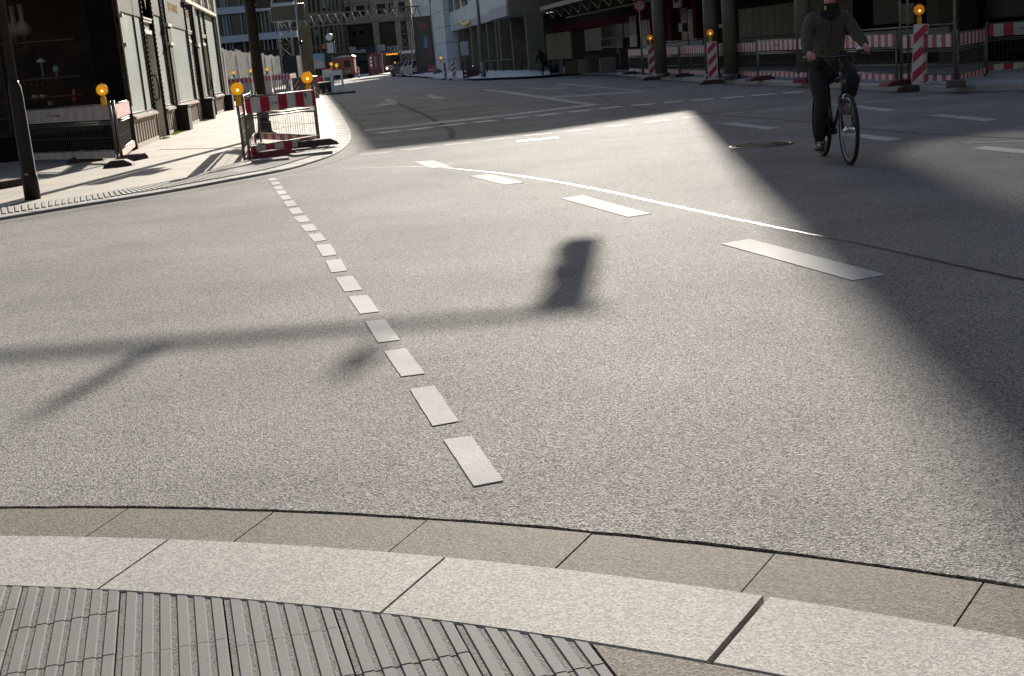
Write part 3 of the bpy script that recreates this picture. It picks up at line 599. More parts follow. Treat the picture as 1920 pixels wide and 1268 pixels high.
for x0, x1, yb in ((848, 857, 20), (860, 869.5, 15), (873, 884, 8)):
    s0, s1 = AS(x0), AS(x1); zb = PA.sz((x0 + x1) / 2, yb)[1]; b = MB(); b.box(s0, -.03, zb, s1, .05, zb + 1.6); b.build('window', GLASSD, arc)
    b = MB(); 
s0 = AS(872); s1 = AS(888); z_ = PA.sz(880, 42)[1]; b = MB()
for k in range(9): b.lathe([(.001, -.15), (.16, -.08), (.2, 0), (.16, .08), (.001, .15)], (s0 + (k + .5) * (s1 - s0) / 9, -.12, z_ + random.uniform(-.12, .12)), n=8)
b.build('gold_emblem', GOLD, arc)
# canopy along the shops and round columns
can = thing('shop_canopy', 'long flat canopy with truss brackets over the shaded shops behind the construction fence', 'canopy', PA.o, PA.rz)
sA, sB = AS(1022), PA.sz(1190, 0)[0]
b = MB(); b.box(sA, -.1, 3.28, sB + 30, .1, 3.46); b.box(sA, .1, 3.42, sB + 30, 4.5, 3.5); b.build('roof_slab', mat('dull_steel', (.13, .125, .11), .6, .3, .2, 3), can)
b = MB(); s = sA + .3
while s < sB + 14:
    b.obox((s, .1, 3.25), (s, 4.2, 3.0), .07, .1); b.obox((s, .2, 3.25), (s + 1.0, .3, 2.85), .05, .05); b.obox((s + 1, .3, 2.85), (s + 2.0, .2, 3.25), .05, .05); s += 2
b.obox((sA, 1.2, 2.85), (sB + 14, 1.2, 2.85), .06, .06); b.build('truss', OLIVE, can)
for k, (px, py) in enumerate(((1015, 39.5), (1029, 36.8), (1035, 39), (1050.5, 36), (1044, 33))):
    s, z = PA.sz(px, py, 1.0); b = MB(); b.lathe([(.09, -.02), (.09, .02), (.02, .025)], (s, 1.0, 3.26), n=12); b.build('downlight', mat('warm_lamp', (1.0, .82, .6), .5, emit=.25), can)
for k, (px, nm) in enumerate(((1237, 'slim round column left of the 25 zone fence, behind the leftmost tall striped beacon'), (1334, 'round olive column behind the middle striped beacon'), (1369, 'round olive column just right of the middle striped beacon'), (1507, 'round olive column left of the cyclist'))):
    s = PA.sz(px, 80)[0]; p = PA.o + PA.d * s; t = thing('round_column', nm, 'column', (p.x, p.y, .12), 0, 'round columns of the arcade'); r = (.21, .21, .2, .19)[k]
    b = MB(); b.lathe([(r, 0), (r, 3.2)], n=24); b.build('shaft', OLIVE, t); b = MB(); b.lathe([(r * 1.15, 0), (r * 1.15, .12), (r * 1.02, .14)], n=24); b.build('base_ring', DSTEEL, t)
# ---- shop range behind the fence
PX = Plane((4.8 + .21 * (70 - 78), 78, .12), d=(.21, -1))
rng = thing('shop_range', 'dark shaded shops with red fascia, glazed doors and tiled walls behind the construction fence', 'building', PX.o, PX.rz)
def XS(x, y=80): return PX.sz(x, y)[0]
PLUM = mat('plum_fascia', (.05, .006, .012), .9, 0, .2, 2, spec=.05); PLUM2 = mat('crimson_frame', (.11, .007, .024), .9, 0, .2, 4, spec=.05)
OCHRE = brick_mat('ochre_boards', (.17, .12, .06), (.15, .105, .055), (.07, .05, .03), .28, 2.2, .8, .02, -PI / 2, 0.0, .2)
TILEB = brick_mat('beige_tiles', (.155, .13, .085), (.135, .115, .075), (.02, .018, .012), .62, 1.05, .7, .025, -PI / 2, 0.0, .3, .2)
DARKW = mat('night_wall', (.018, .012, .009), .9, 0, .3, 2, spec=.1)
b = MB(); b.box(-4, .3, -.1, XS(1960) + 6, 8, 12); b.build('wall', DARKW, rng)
def fronts(name, m, par, P, rects):
    for r_ in rects: q_ = MB(); front(q_, P, *r_); q_.build(name, m, par)
fronts('ochre_wall', OCHRE, rng, PX, ((1018, 62, 1064, 112, .2, .3), (1090, 54, 1122, 96, .2, .3)))
b = MB(); s0, s1 = XS(1064), XS(1228); zt = PX.sz(1180, 20)[1]; zb = PX.sz(1180, 31)[1]; b.box(s0 - 2.6, .08, zb - .25, s1, .3, zt - .2); s2 = XS(1387); b.box(s1, .08, PX.sz(1300, 12)[1], s2, .3, PX.sz(1300, -14)[1]); b.build('fascia', PLUM, rng)
for x0, x1, yt, yb in ((1122.5, 1136.5, 38, 72), (1137, 1149, 36, 71), (1149.5, 1162, 34, 70), (1165, 1178, 32, 68), (1194, 1209, 28, 66), (1210, 1226, 25, 64), (1123, 1136.5, 74, 88), (1137, 1149, 73, 88), (1149.5, 1162, 72, 88), (1195, 1209, 67, 88), (1264, 1283, 16, 88), (1285, 1300, 20, 86), (1302, 1312, 20, 86), (1314, 1326, 14, 84)):
    b = MB(); s0, z0, s1, z1 = PX.rect(x0, yt, x1, yb); b.box(s0 - .05, .14, z0 - .05, s1 + .05, .26, z1 + .05); f = b.build('window', mat('bronze_frame', (.13, .115, .07), .5, .3, .2, 4), rng)
    b = MB(); b.box(s0, .12, z0, s1, .15, z1); b.build('pane', GLASSD, f)
b = MB(); front(b, PX, 1180, 30, 1192, 66, .02, .1); b.build('poster', mat('dark_poster', (.03, .028, .022), .5, 0, .2, 9), rng)
b = MB(); front(b, PX, 1180, 66, 1193, 88, .02, .1); b.build('notice_board', mat('pale_notice', (.30, .29, .27), .7, 0, .1, 6), rng)
s, z = PX.sz(1186, 36); text('poster_writing', 'ETAGE', .24, rng, (s, .01, z), m=mat('dim_writing', (.14, .13, .10), .7)); 
fronts('red_frame', PLUM2, rng, PX, ((1255, 12, 1263, 80, -.1, .1), (1303, 4, 1309, 76, -.1, .1), (1222, 10, 1228, 82, -.1, .1)))
b = MB(); front(b, PX, 1267.5, -8, 1283, 14, -.14, -.04); sg = b.build('shop_sign', mat('cream_sign', (.36, .34, .30), .6, 0, .1, 6), rng); s, z = PX.sz(1275, 2); text('sign_writing', 'SHOP', .22, sg, (s, -.16, z), m=PLUM2)
fronts('door_notice', mat('pale_notice', (.30, .29, .27)), rng, PX, ((1272, 44, 1279, 60, .0, .1), (1296, 42, 1300, 53, .0, .1)))
b = MB(); front(b, PX, 1387, 10, 1497, 74, -.05, .3); b.build('tiled_wall', TILEB, rng)
b = MB(); front(b, PX, 1349, 4, 1357, 70, .1, .2); front(b, PX, 1347, 45, 1358, 52, 0, .1); b.build('light_frame', mat('grey_frame', (.2, .2, .18), .6), rng)
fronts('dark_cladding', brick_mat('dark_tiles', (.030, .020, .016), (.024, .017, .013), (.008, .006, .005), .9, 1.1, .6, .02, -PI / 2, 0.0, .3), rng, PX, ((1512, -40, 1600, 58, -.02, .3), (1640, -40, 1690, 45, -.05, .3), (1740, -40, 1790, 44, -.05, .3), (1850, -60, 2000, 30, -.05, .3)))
b = MB(); s0, z0, s1, z1 = PX.rect(1696, 6, 1722, 44); b.box(s0, -.12, z0, s1, .1, z1); f = b.build('window', mat('bronze_frame', (.1, .1, .1)), rng); b = MB(); b.box(s0 + .05, -.14, z0 + .05, s1 - .05, -.12, z1 - .05); b.build('curtain', mat('lit_curtain', (.24, .23, .18), .7, 0, .4, 6), f)
fronts('ledge', mat('grey_ledge', (.11, .105, .09), .8, 0, .2, 3), rng, PX, ((1620, 56, 1790, 74, -.3, .3), (1400, 74, 1500, 78, -.3, .3)))
b = MB(); front(b, PX, 1792, -60, 1832, 150, -.5, .0); b.build('brown_board', mat('brown_ply', (.065, .048, .028), .8, 0, .2, 3), rng)
# tall wing whose corner throws the long shadow, with an opening and net added to shape the light patch
wing = thing('tall_wing', 'tall plain dark stone wing rising above the shaded shops on the right', 'building', PX.o, PX.rz)
def wy(y): return (78 - y) * math.sqrt(1 + .21 ** 2)
b = MB(); c_ = wy(57.6); zt = 33.9
b.box(c_, -.02, 4.4, wy(55.4), .22, zt); e = wy(-2)
b.prism([(wy(55.4), 4.4), (e, 4.4), (e, 9.0), (wy(46), 11.1), (wy(51.8), 13.5), (wy(55.4), 15.9)], -.02, .22, 'y')
b.prism([(wy(55.4), 16.7), (wy(51.8), 15.6), (wy(46), 13.8), (e, 11.4), (e, zt), (wy(55.4), zt)], -.02, .22, 'y')
b.prism([(c_, .225), (c_ + .8, .225), (c_ - 13.3, 6.1), (c_ - 14.1, 6.1)], 4.4, zt, 'z'); b.build('wall', BROWNS, wing)
NET = bpy.data.materials.new('light_patch_net'); NET.use_nodes = True; nn = NET.node_tree; bs = nn.nodes['Principled BSDF']; bs.inputs['Base Color'].default_value = (.1, .12, .1, 1); bs.inputs['Roughness'].default_value = .9
tr = nn.nodes.new('ShaderNodeBsdfTransparent'); ms = nn.nodes.new('ShaderNodeMixShader'); ms.inputs[0].default_value = .82; nn.links.new(tr.outputs[0], ms.inputs[1]); nn.links.new(bs.outputs[0], ms.inputs[2]); nn.links.new(ms.outputs[0], nn.nodes['Material Output'].inputs[0])
b = MB(); b.add([(wy(56), .35, 8.5), (e, .35, 8.5), (e, .35, 17), (wy(56), .35, 17)], [(0, 1, 2, 3)]); b.build('light_patch_net', NET, wing)  # added net, dims the sun let through the made-up opening
# ---- far buildings at the end of the street
def fardeep(nm, label, Y, dep=10): 
    return Plane((0, Y, 0), d=(1, 0)), thing(nm, label, 'building', (0, Y, 0), 0)
FB, t = fardeep('office_block', 'distant office block with blue-grey floor bands behind the traffic mast', 150)
def px2(P, x, y): return P.sz(x, y)
xl, xr = FB.sz(380, 60)[0] - 22, FB.sz(557, 60)[0]
b = MB(); b.box(xl, .6, 0, xr, 12, 22); b.build('wall', mat('dim_office', (.04, .036, .026), .9, 0, .3, 1, spec=0), t)
for (ya, yb) in ((11, 24), (65, 78)):
    za, zb_ = FB.sz(460, ya)[1], FB.sz(460, yb)[1]; b = MB(); b.box(xl, -.3, zb_, xr, .6, za); b.build('band', BANDB, t)
b = MB(); 
for x in (409, 418, 425, 430, 452, 490, 497, 505, 514): 
    s = FB.sz(x, 40)[0]; b.box(s - .06, .1, 4, s + .06, .62, 22)
b.build('mullions', mat('grey_mullion', (.14, .14, .145), .5), t)
for i, (x0, x1) in enumerate(((405, 416), (418, 424), (426, 450), (454, 470), (491, 504), (506, 520), (522, 545))):
    s0, s1 = FB.sz(x0, 40)[0], FB.sz(x1, 40)[0]; b = MB()
    for (ya, yb) in ((26, 64), (-12, 10)): b.box(s0, .45, FB.sz(460, yb)[1], s1, .6, FB.sz(460, ya)[1])
    b.build('window', GLASSD if i != 1 else mat('lit_blind', (.22, .26, .25), .6, 0, .2, 2), t)
STN = brick_mat('brown_sandstone', (.19, .165, .13), (.17, .15, .12), (.09, .08, .06), 1.6, .8, .85, .03, -PI / 2, .5, .2, .25)
SB, t = fardeep('stone_department_store', 'distant brown stone store with tall dark openings at the end of the street', 212)
b = MB(); s0 = SB.sz(637, 40)[0]; s1 = SB.sz(772, 40)[0]; b.box(s0, .8, 0, s1, 14, 20); b.build('recess_wall', mat('dim_recess', (.03, .026, .02), .7, 0, .4, .6), t)
b = MB()
for x0, x1 in ((641, 651), (700, 711), (742, 752), (764, 772)):
    a, c = SB.sz(x0, 60)[0], SB.sz(x1, 60)[0]; b.box(a, -.3, 0, c, .8, 20)
b.box(s0, -.1, SB.sz(700, 43)[1], s1, .8, SB.sz(700, 28)[1]); b.box(s0, -.05, 10.8, s1, .8, 20)
for x0, x1 in ((656, 660), (683, 690), (722, 728)): a, c = SB.sz(x0, 10)[0], SB.sz(x1, 10)[0]; b.box(a, -.2, SB.sz(700, 28)[1], c, .8, 20)
b.build('stone_front', STN, t)
for x0, y0, x1, y1, lit in ((661, 0, 667, 22, 1), (668, 0, 680, 28, 0), (661, 60, 666, 66, 1), (674, 58, 680, 65, 1), (691, 0, 695, 26, 1), (713, 0, 718, 26, 0), (731, 0, 736, 24, 1), (652, 46, 700, 88, 0), (713, 46, 741, 88, 0)):
    b = MB(); front(b, SB, x0, y0, x1, y1, .5, .8); b.build('window', mat('lit_blind', (.22, .26, .25)) if lit else GLASSD, t)
b = MB(); front(b, SB, 652, 86, 770, 112, .2, .8); b.build('shop_front', mat('shop_black', (.012, .012, .012), .5), t)
for x0, y0, x1, y1 in ((652, 88, 668, 100), (707.5, 84, 722.5, 97), (669, 94, 686, 99.5)):
    b = MB(); front(b, SB, x0, y0, x1, y1, -.6, -.4); b.build('grey_panel', BANDB, t)
s, z = SB.sz(737, 93); text('lettering', 'TIGER', 1.25, t, (s, -.5, z), m=mat('pale_letters', (.4, .4, .38), .5), sx=.62)
for px, py in ((656, 94), (711, 90.5), (680.5, 96)): s, z = SB.sz(px, py); b = MB(); b.lathe([(.3, -.66), (.3, -.62), (.16, -.62), (.16, -.66)], (s, 0, z), 'y', n=14); b.build('round_mark', mat('pale_letters', (.4, .4, .38)), t)
BB, t = fardeep('bronze_front_store', 'distant brown store with tall bronze bays behind the clock', 205)
s0, s1 = BB.sz(556, 50)[0], BB.sz(641, 50)[0]
BRZ = mat('bronze_bays', (.07, .058, .035), .6, .2, .3, 1.2)
b = MB(); b.box(s0, .6, 0, s1, 14, 20); b.build('wall', mat('bronze_dark', (.035, .028, .018), .6, 0, .3, 1), t)
b = MB()
for x in (560, 566, 580, 588, 597, 606, 616, 626, 633, 640): a = BB.sz(x, 50)[0]; b.box(a - .2, 0, 0, a + .2, .6, 20)
b.box(s0, -.1, BB.sz(600, 42)[1], s1, .6, BB.sz(600, 22)[1]); b.box(s0, -.1, BB.sz(600, 92)[1], s1, .6, BB.sz(600, 87)[1]); b.build('bays', BRZ, t)
for x0, y0, x1, y1 in ((569, 0, 576, 4), (604, 0, 616, 15), (620, 0, 627, 6), (589, 56, 595, 67), (612, 53, 614, 64), (616, 53, 618, 63)):
    b = MB(); front(b, BB, x0, y0, x1, y1, .3, .6); b.build('window', mat('lit_blind', (.22, .26, .25)), t)
b = MB(); front(b, BB, 573, 94, 583, 102, -.5, -.2); b.build('white_sign', mat('white_board', (.4, .38, .37), .6), t)
b = MB(); front(b, BB, 604.5, 83, 611.5, 92, -.5, -.2); b.build('red_sign', mat('red_board', (.4, .08, .06), .6), t)
b = MB(); front(b, BB, 556, 104, 642, 131, -.1, .6); b.build('shop_front', mat('shop_black', (.012, .012, .012)), t)
for x in (571, 576, 583): a = BB.sz(x, 118)[0]; b = MB(); b.box(a, -.2, 0.4, a + .5, -.1, 3.2); b.build('shop_light', mat('blueish_display', (.16, .18, .2), .5, 0, .3, 4), t)
CB, t = fardeep('corner_house', 'distant beige house with small dark windows right of the gantry tower', 238)
s0, s1 = CB.sz(761, 30)[0], CB.sz(800, 30)[0]; b = MB(); b.box(s0, 0, 0, s1, 12, 20); b.build('wall', mat('beige_render', (.20, .16, .11), .85, 0, .2, .5), t)
for x0, y0, x1, y1 in ((763, 14, 771, 38), (775, 13, 785, 38), (790, 13, 799, 38), (762, 0, 770, 3), (775, 0, 785, 3), (765, 54, 783, 90), (786, 52, 799, 90)):
    b = MB(); front(b, CB, x0, y0, x1, y1, -.05, .1); b.build('window', GLASSD, t)
b = MB(); front(b, CB, 760, 4, 801, 7, -.4, .1); b.build('cornice', BRZ, t)
DB, t = fardeep('brown_stone_house', 'distant dark brown stone house with an arched door left of the white office corner', 185)
s0, s1 = DB.sz(800, 50)[0], DB.sz(836, 50)[0]; b = MB(); b.box(s0, 0, 0, s1 + 4, 12, 20); b.build('wall', brick_mat('brown_blocks', (.125, .095, .06), (.11, .085, .055), (.05, .04, .03), 2, 1.2, .85, .06, -PI / 2, .5, .2, .25), t)
a, c = DB.sz(819, 110)[0], DB.sz(832, 110)[0]; zt = DB.sz(826, 78)[1]; r = (c - a) / 2
b = MB(); b.prism([(a, 0), (c, 0), (c, zt - r)] + [((a + c) / 2 + r * math.cos(q * PI / 8), zt - r + r * math.sin(q * PI / 8)) for q in range(1, 8)] + [(a, zt - r)], -.06, .2, 'y'); b.build('archway', BLACK, t)
b = MB(); front(b, DB, 812, 4, 822, 15, -.05, .1); front(b, DB, 800, 22, 836, 24, -.3, .1); front(b, DB, 800, 52, 836, 54, -.3, .1); b.build('cornice', BRZ, t)
b = MB(); b.box(-140, 255, 0, 60, 265, 14); b.build('far_terrace', mat('far_stone', (.14, .125, .1), .9, 0, .3, .4), None); tag(sc.collection.objects[-1], 'low brown terrace closing the street behind the stone stores', 'building')
# ================================================================== STREET OBJECTS
def stripes(b, x0, x1, z0, z1, y0, y1, unit, start_half=True, mi_r=0, mi_w=1):
    x = x0; red = True; first = True
    while x < x1 - 1e-4:
        w_ = unit / 2 if (first and start_half) else unit
        e = min(x + w_, x1); b.box(x, y0, z0, e, y1, z1, mi_r if red else mi_w); x = e; red = not red; first = False
def barrier_panel(name, a, c, label, cat='barrier', group=None, H=1.0, unit=.155, z=None, red=None, white=None, writing=True, bar=1, foot=True):
    """red and white construction barrier between two ground points"""
    a = Vector(a); c = Vector(c); L = math.hypot(c.x - a.x, c.y - a.y)
    t = thing(name, label, cat, a, math.atan2(c.y - a.y, c.x - a.x), group); k = H
    b = MB(); 
    for x in (0, L): b.tube((x, 0, 0), (x, 0, 1.06 * k), .022, 8)
    for zz in (1.0, .70, .66 , .20): b.tube((0, 0, zz * k), (L, 0, zz * k), .014, 6)
    b.build('frame', DSTEEL, t)
    b = MB(); stripes(b, .035, L - .035, .74 * k, .985 * k, -.03, -.012, unit); b.build('top_board', [red or REDR, white or WHR], t)
    b = MB(); stripes(b, .035, L - .035, .07 * k, .19 * k, -.03, -.012, unit); b.build('bottom_board', [red or REDR, white or WHR], t)
    b = MB(); n_ = int(L / .075)
    for i in range(1, n_): x = i * L / n_; b.obox((x, 0, .2 * k), (x, 0, .66 * k), .0032, .0032)
    b.obox((0, .003, .43 * k), (L, .003, .43 * k), .004, .004); b.build('wire_mesh', DSTEEL, t)
    if writing: text('writing', 'J. u. H. Burmeister', .075, t, (L * .42, -.031, .865 * k), m=INK, ext=.0008)
    return t
def rubber_foot(p, rz, label, m=None, w_=.8, gp='rubber barrier feet'):
    b = MB(); b.prism([(-w_ / 2, 0), (w_ / 2, 0), (w_ / 2 - .03, .05), (w_ / 2 - .14, .11), (-w_ / 2 + .14, .11), (-w_ / 2 + .03, .05)], -.16, .16, 'y')
    o = b.build('rubber_foot', m or RUB, None, bevel=.012); o.location = p; o.rotation_euler = (0, 0, rz); tag(o, label, 'rubber foot', gp)
    return o
def beacon(p, rz, label, s=1.0, m=None, gp='amber warning lamps'):
    """round amber warning lamp on a yellow battery box"""
    t = thing('warning_lamp', label, 'warning lamp', p, rz, gp); t.scale = (s, s, s)
    b = MB(); b.box(-.045, -.035, 0, .045, .035, .14); b.box(-.03, -.025, .14, .03, .025, .18); b.build('battery_box', YEL, t, bevel=.006)
    b = MB(); b.lathe([(.012, -.050), (.026, -.056), (.040, -.047), (.052, -.052), (.064, -.041), (.076, -.043), (.088, -.024), (.097, -.006), (.097, .006), (.088, .024), (.076, .043), (.064, .041), (.052, .052), (.04, .047), (.026, .056), (.012, .05)], (0, 0, .27), 'y', n=28)
    l_ = b.build('lens', m or AMBER, t)
    b = MB(); b.lathe([(.099, -.009), (.106, -.009), (.106, .009), (.099, .009)], (0, 0, .27), 'y', n=28); b.build('lens_rim', YEL, t)
    b = MB(); b.lathe([(.024, -.0575), (.004, -.060)], (.008, 0, .250), 'y', n=12); b.build('lens_highlight', mat('highlight_glow', (1.0, .85, .35), .3, emit=.6), l_)  # small glowing disc stands in for the highlight in the lens
    b = MB(); b.box(-.018, -.012, .372, .018, .012, .395); b.build('cap', mat('red_cap', (.35, .04, .05), .5), t)
    return t
def Gz(x, y, z): return G(x, y, z)
face = lambda p: math.atan2(p.x, p.y) * -1   # rotation that turns local -y to the viewer
# ---- left barrier at the corner of the dark shop
A = Gz(222, 304, LP); B0 = Gz(46, 307, LP); 
bp1 = barrier_panel('striped_barrier', B0 + Vector((0, 0, 0)), A, 'faded red and white barrier with wire mesh in front of the dark display shop', group=None, H=1.03, red=mat('bleached_pink', (.44, .31, .29), .6, 0, .2, 9), white=mat('dirty_white', (.40, .40, .37), .5, 0, .25, 6))
A2 = Gz(229, 303, LP); B2 = Gz(257, 277, LP)
bp2 = barrier_panel('striped_barrier', A2, B2, 'short side barrier turned towards the shopfront, right of the wide faded one', H=1.03, red=REDO, writing=False)
beacon(Vector((A.x - .10, A.y, LP + 1.02)), .1, 'amber lamp standing on the corner of the barrier by the dark display shop')
rubber_foot(Gz(224, 312, LP), .1, 'rubber foot under the corner of the left barrier', m=RUB, w_=.5)
rubber_foot(Gz(236, 303, LP) + Vector((.1, .25, 0)), 1.4, 'second rubber foot behind the corner of the left barrier', w_=.5)
rubber_foot(Gz(8, 352, LP), 1.2, 'rubber foot cut by the left edge beside the thick dark pole', w_=.7)
rubber_foot(Gz(152, 306, LP) + Vector((0, .35, 0)), .1, 'flat rubber foot in the shade behind the left barrier', w_=.7)
# ---- enclosure round the traffic mast
C1 = Gz(469, 300, LP); C2 = Gz(600, 274.5, LP)
dv = (C2 - C1); dv.z = 0; LL = dv.length; nv = Vector((-dv.y, dv.x, 0)).normalized()
C3 = Gz(485, 268, LP)
m1 = barrier_panel('striped_barrier', C1, C2, 'clean red and white barrier before the traffic mast, amber lamp at each end', H=.98, unit=LL / 8.1)
m2 = barrier_panel('striped_barrier', C3 + Vector((-.06, 0, 0)), C1 + Vector((-.09, .02, 0)), 'left side barrier of the traffic mast enclosure, seen nearly edge on', H=.98, writing=False, unit=.25)
m3 = barrier_panel('striped_barrier', C2 + Vector((-.03, .10, 0)), C3 + Vector((.04, .06, 0)), 'rear barrier behind the traffic mast, its boards facing away', H=.92, writing=False, unit=.25)
# emblem on the front board
b = MB(); b.prism([(0, -.05), (.04, .0), (.02, .05), (-.02, .05), (-.04, 0)], -.0335, -.0308, 'y'); o = b.build('green_emblem', mat('dull_green', (.05, .13, .08), .5), m1); o.location = (LL * .845, 0, .90)
beacon(Vector((C1.x - .06, C1.y - .02, LP + .86)), .15, 'amber lamp at the left end of the mast barrier')
beacon(Vector((C2.x - .09, C2.y + .02, LP + .93)), .1, 'amber lamp at the right end of the mast barrier')
rubber_foot(Gz(585, 279, LP) + Vector((0, 0, .04)), .35, 'brown rubber foot propped on a slab under the right end of the mast barrier', m=RUB, w_=.9)
rubber_foot(C1 + Vector((.30, .32, 0)), .55, 'rubber foot behind the left end of the mast barrier', m=RUBR, w_=.8)
b = MB(); b.box(0, 0, 0, .62, .42, .045); o = b.build('paving_slab', KERB, None, bevel=.004); p = Gz(540, 297, LP); o.location = (p.x + .1, p.y, LP); o.rotation_euler = (0, 0, .35); tag(o, 'loose pale paving slab lying under the mast barrier by the kerb', 'slab', 'loose slabs by the mast')
b = MB(); b.box(0, 0, 0, .55, .4, .045); o = b.build('paving_slab', KERB, None, bevel=.004); p = Gz(475, 308, LP); o.location = (p.x, p.y, LP); o.rotation_euler = (0, 0, .25); tag(o, 'loose slab nearer the camera at the left post of the mast barrier', 'slab', 'loose slabs by the mast')
# ---- traffic mast with long arm
MP = Gz(499, 257, LP); mast = thing('traffic_mast', 'thick dark traffic mast with signal heads standing inside the striped enclosure', 'traffic light', MP)
HA = (MP.y - .17 - 6.68) / math.cos(SAZ) * .36 - LP; XH = .29 - MP.x + (MP.y - .17 - 6.68) * math.tan(SAZ)
b = MB(); b.tube((0, 0, 0), (0, 0, HA + .15), .118, 20, r2=.10); b.build('pole', DARKP, mast)
b = MB(); b.lathe([(.30, 0), (.30, .05), (.17, .12), (.14, .35), (.125, .36)], n=20); b.build('base', DARKP, mast)
b = MB(); b.tube((0, 0, HA), (XH + .24, -.18, HA + .02), .085, 12, r2=.035); b.build('arm', DARKP, mast)
def head(t, x, y, z, n_=3, s=.28, visor=1, rz=0, w2=None, left=False):
    b = MB(); h = n_ * s; w2 = w2 or s; b.box(x - w2 / 2, y - .12, z - h, x + w2 / 2, y + .12, z)
    hd = b.build('signal_head', BLACK, t, bevel=.02)
    for k in range(n_):
        zc = z - (k + .5) * s; b = MB(); n2 = 14
        vs = [(x + s * .42 * math.cos(q), y + .12 + l, zc + s * .42 * math.sin(q)) for l in (0, .22) for q in [-.5 + (PI + 1) * j / n2 for j in range(n2 + 1)]]
        if left: vs = [(x - w2 / 2 - l * .18, y + s * .36 * math.cos(q), zc + s * .40 * math.sin(q)) for l in (0, .22) for q in [-.5 + (PI + 1) * j / n2 for j in range(n2 + 1)]]
        b.add(vs, [(j, j + 1, n2 + 2 + j, n2 + 1 + j) for j in range(n2)]); b.build('visor', BLACK, hd)
        b = MB(); b.lathe([(s * .38, 0), (.01, .02)], (x, y + .12, zc), 'y', n=16); b.build('lamp_lens', mat(('red_off', 'amber_off', 'green_off')[k % 3], ((.12, .01, .01), (.14, .07, .005), (.01, .08, .04))[k % 3], .3), hd)
    return hd
head(mast, XH, -.17, HA + .02, 3, .305, w2=.25, left=True)
zb_ = 2.66; head(mast, .30, .05, zb_ + .88, 3, .29)
b = MB(); b.box(.44, -.16, zb_ + .22, .72, .28, zb_ + .46); b.build('signal_visor', BLACK, mast, bevel=.01)
b = MB(); b.box(.44, -.16, zb_ + .462, .72, .28, zb_ + .472); b.build('visor_top', mat('sunlit_visor', (.3, .3, .28), .5), mast)  # pale sheet paints the sunlit top of the black visor
b = MB(); b.tube((.1, 0, zb_ + .06), (.3, .02, zb_ + .06), .025, 8); b.tube((.1, 0, zb_ + .8), (.3, .02, zb_ + .8), .025, 8); b.build('bracket', BLACK, mast)
b = MB(); b.tube((XH - 2.15, -.12, HA), (XH - 2.2, -.12, HA + .5), .055, 8); b.tube((XH - .94, -.14, HA), (XH - .94, -.14, HA + .22), .012, 8); b.box(XH - 1.0, -.2, HA + .22, XH - .86, -.06, HA + .38); b.build('detector', DARKP, mast)
# ---- thick leaning-looking pole at the left edge
LPp = Gz(62, 374, LP); t = thing('lamp_post', 'thick dark brown lamp post close by at the left edge of the pavement', 'lamp post', LPp)
b = MB(); b.lathe([(.10, 0), (.10, .30), (.096, .31), (.092, .32), (.086, 1.30), (.08, 1.42), (.062, 1.47), (.058, 1.5)], n=22); b.build('base_sleeve', DARKP, t)
b = MB(); b.tube((0, 0, 1.5), (0, 0, 7.2), .056, 18, r2=.045); b.path([(0, 0, 7.15), (-.1, -.1, 7.5), (-.6, -.4, 7.7)], .03, 8); b.build('shaft', DARKP, t)
b = MB(); b.box(-1.1, -.6, 7.62, -.5, -.3, 7.74); b.build('lantern', DSTEEL, t)
b = MB(); b.box(-.02, -.092, .3, .02, -.088, .34); b.build('service_plate', STEEL, t)
# ---- grey pole with the back of a sign board
p = V(573, 170, 72); p.z = LP; t = thing('direction_sign', 'back of a large olive direction board with pale frame on a slim grey pole', 'road sign', p)
FP = Plane((p.x, p.y, 0), d=(1, 0.0))
b = MB(); b.tube((0, 0, 0), (0, 0, 7), .085, 12, r2=.07); b.build('pole', STEEL, t)
s0, z0, s1, z1 = FP.rect(507, 10, 571, 39)
b = MB(); b.box(s0, .1, z0 - LP, s1, .14, z1 - LP); b.build('board', mat('olive_back', (.10, .09, .055), .7, 0, .1, 2), t)
b = MB(); zz0, zz1 = z0 - LP, z1 - LP
b.tube((s0, .09, zz0), (s1, .09, zz0), .05, 8); b.tube((s0, .09, zz1), (s1, .09, zz1), .05, 8); b.tube((s1, .09, zz0), (s1, .09, zz1), .04, 8); b.tube((s0, .09, zz0), (s0, .09, zz1), .04, 8); b.build('board_frame', STEEL, t)
b = MB(); b.lathe([(.1, 0), (.13, .05), (.13, .15), (.1, .2)], (0, 0, FP.sz(566, 84)[1] - LP), n=12); b.build('clamp', BLACK, t)
# ---- corrugated hoarding
h0 = V(415, 150, 75); h1 = V(529, 150, 136); h0.z = h1.z = LP; L = math.hypot(h1.x - h0.x, h1.y - h0.y)
t = thing('corrugated_hoarding', 'tall weathered corrugated metal hoarding behind the striped plastic barriers', 'hoarding', h0, math.atan2(h1.y - h0.y, h1.x - h0.x))
b = MB(); x = 0; pts = []
while x < L: pts += [(x, 0), (x + .18, 0), (x + .24, .07), (x + .42, .07), (x + .48, 0)]; x += .48
zz = lambda x: 2.95 + .03 * math.sin(x * 1.7) + (.12 if int(x / 3.84) % 3 == 0 else 0)
b.add([(x, y, 0) for x, y in pts] + [(x, y, zz(x)) for x, y in pts], [(i, i + 1, len(pts) + i + 1, len(pts) + i) for i in range(len(pts) - 1)])
b.build('sheet', mat('weathered_zinc', (.30, .30, .29), .55, .35, .4, 1.3, bump=.2, bscale=3), t, fix=False)
x = 2
while x < L: b = MB(); b.box(x, -.12, 0, x + .12, -.02, 2.75); b.build('support_post', mat('pale_timber', (.5, .48, .42), .8), t); x += 9
b = MB(); b.box(L * .38, -.05, 1.1, L * .38 + 1.1, -.02, 2.3); b.build('notice', WHR, t)
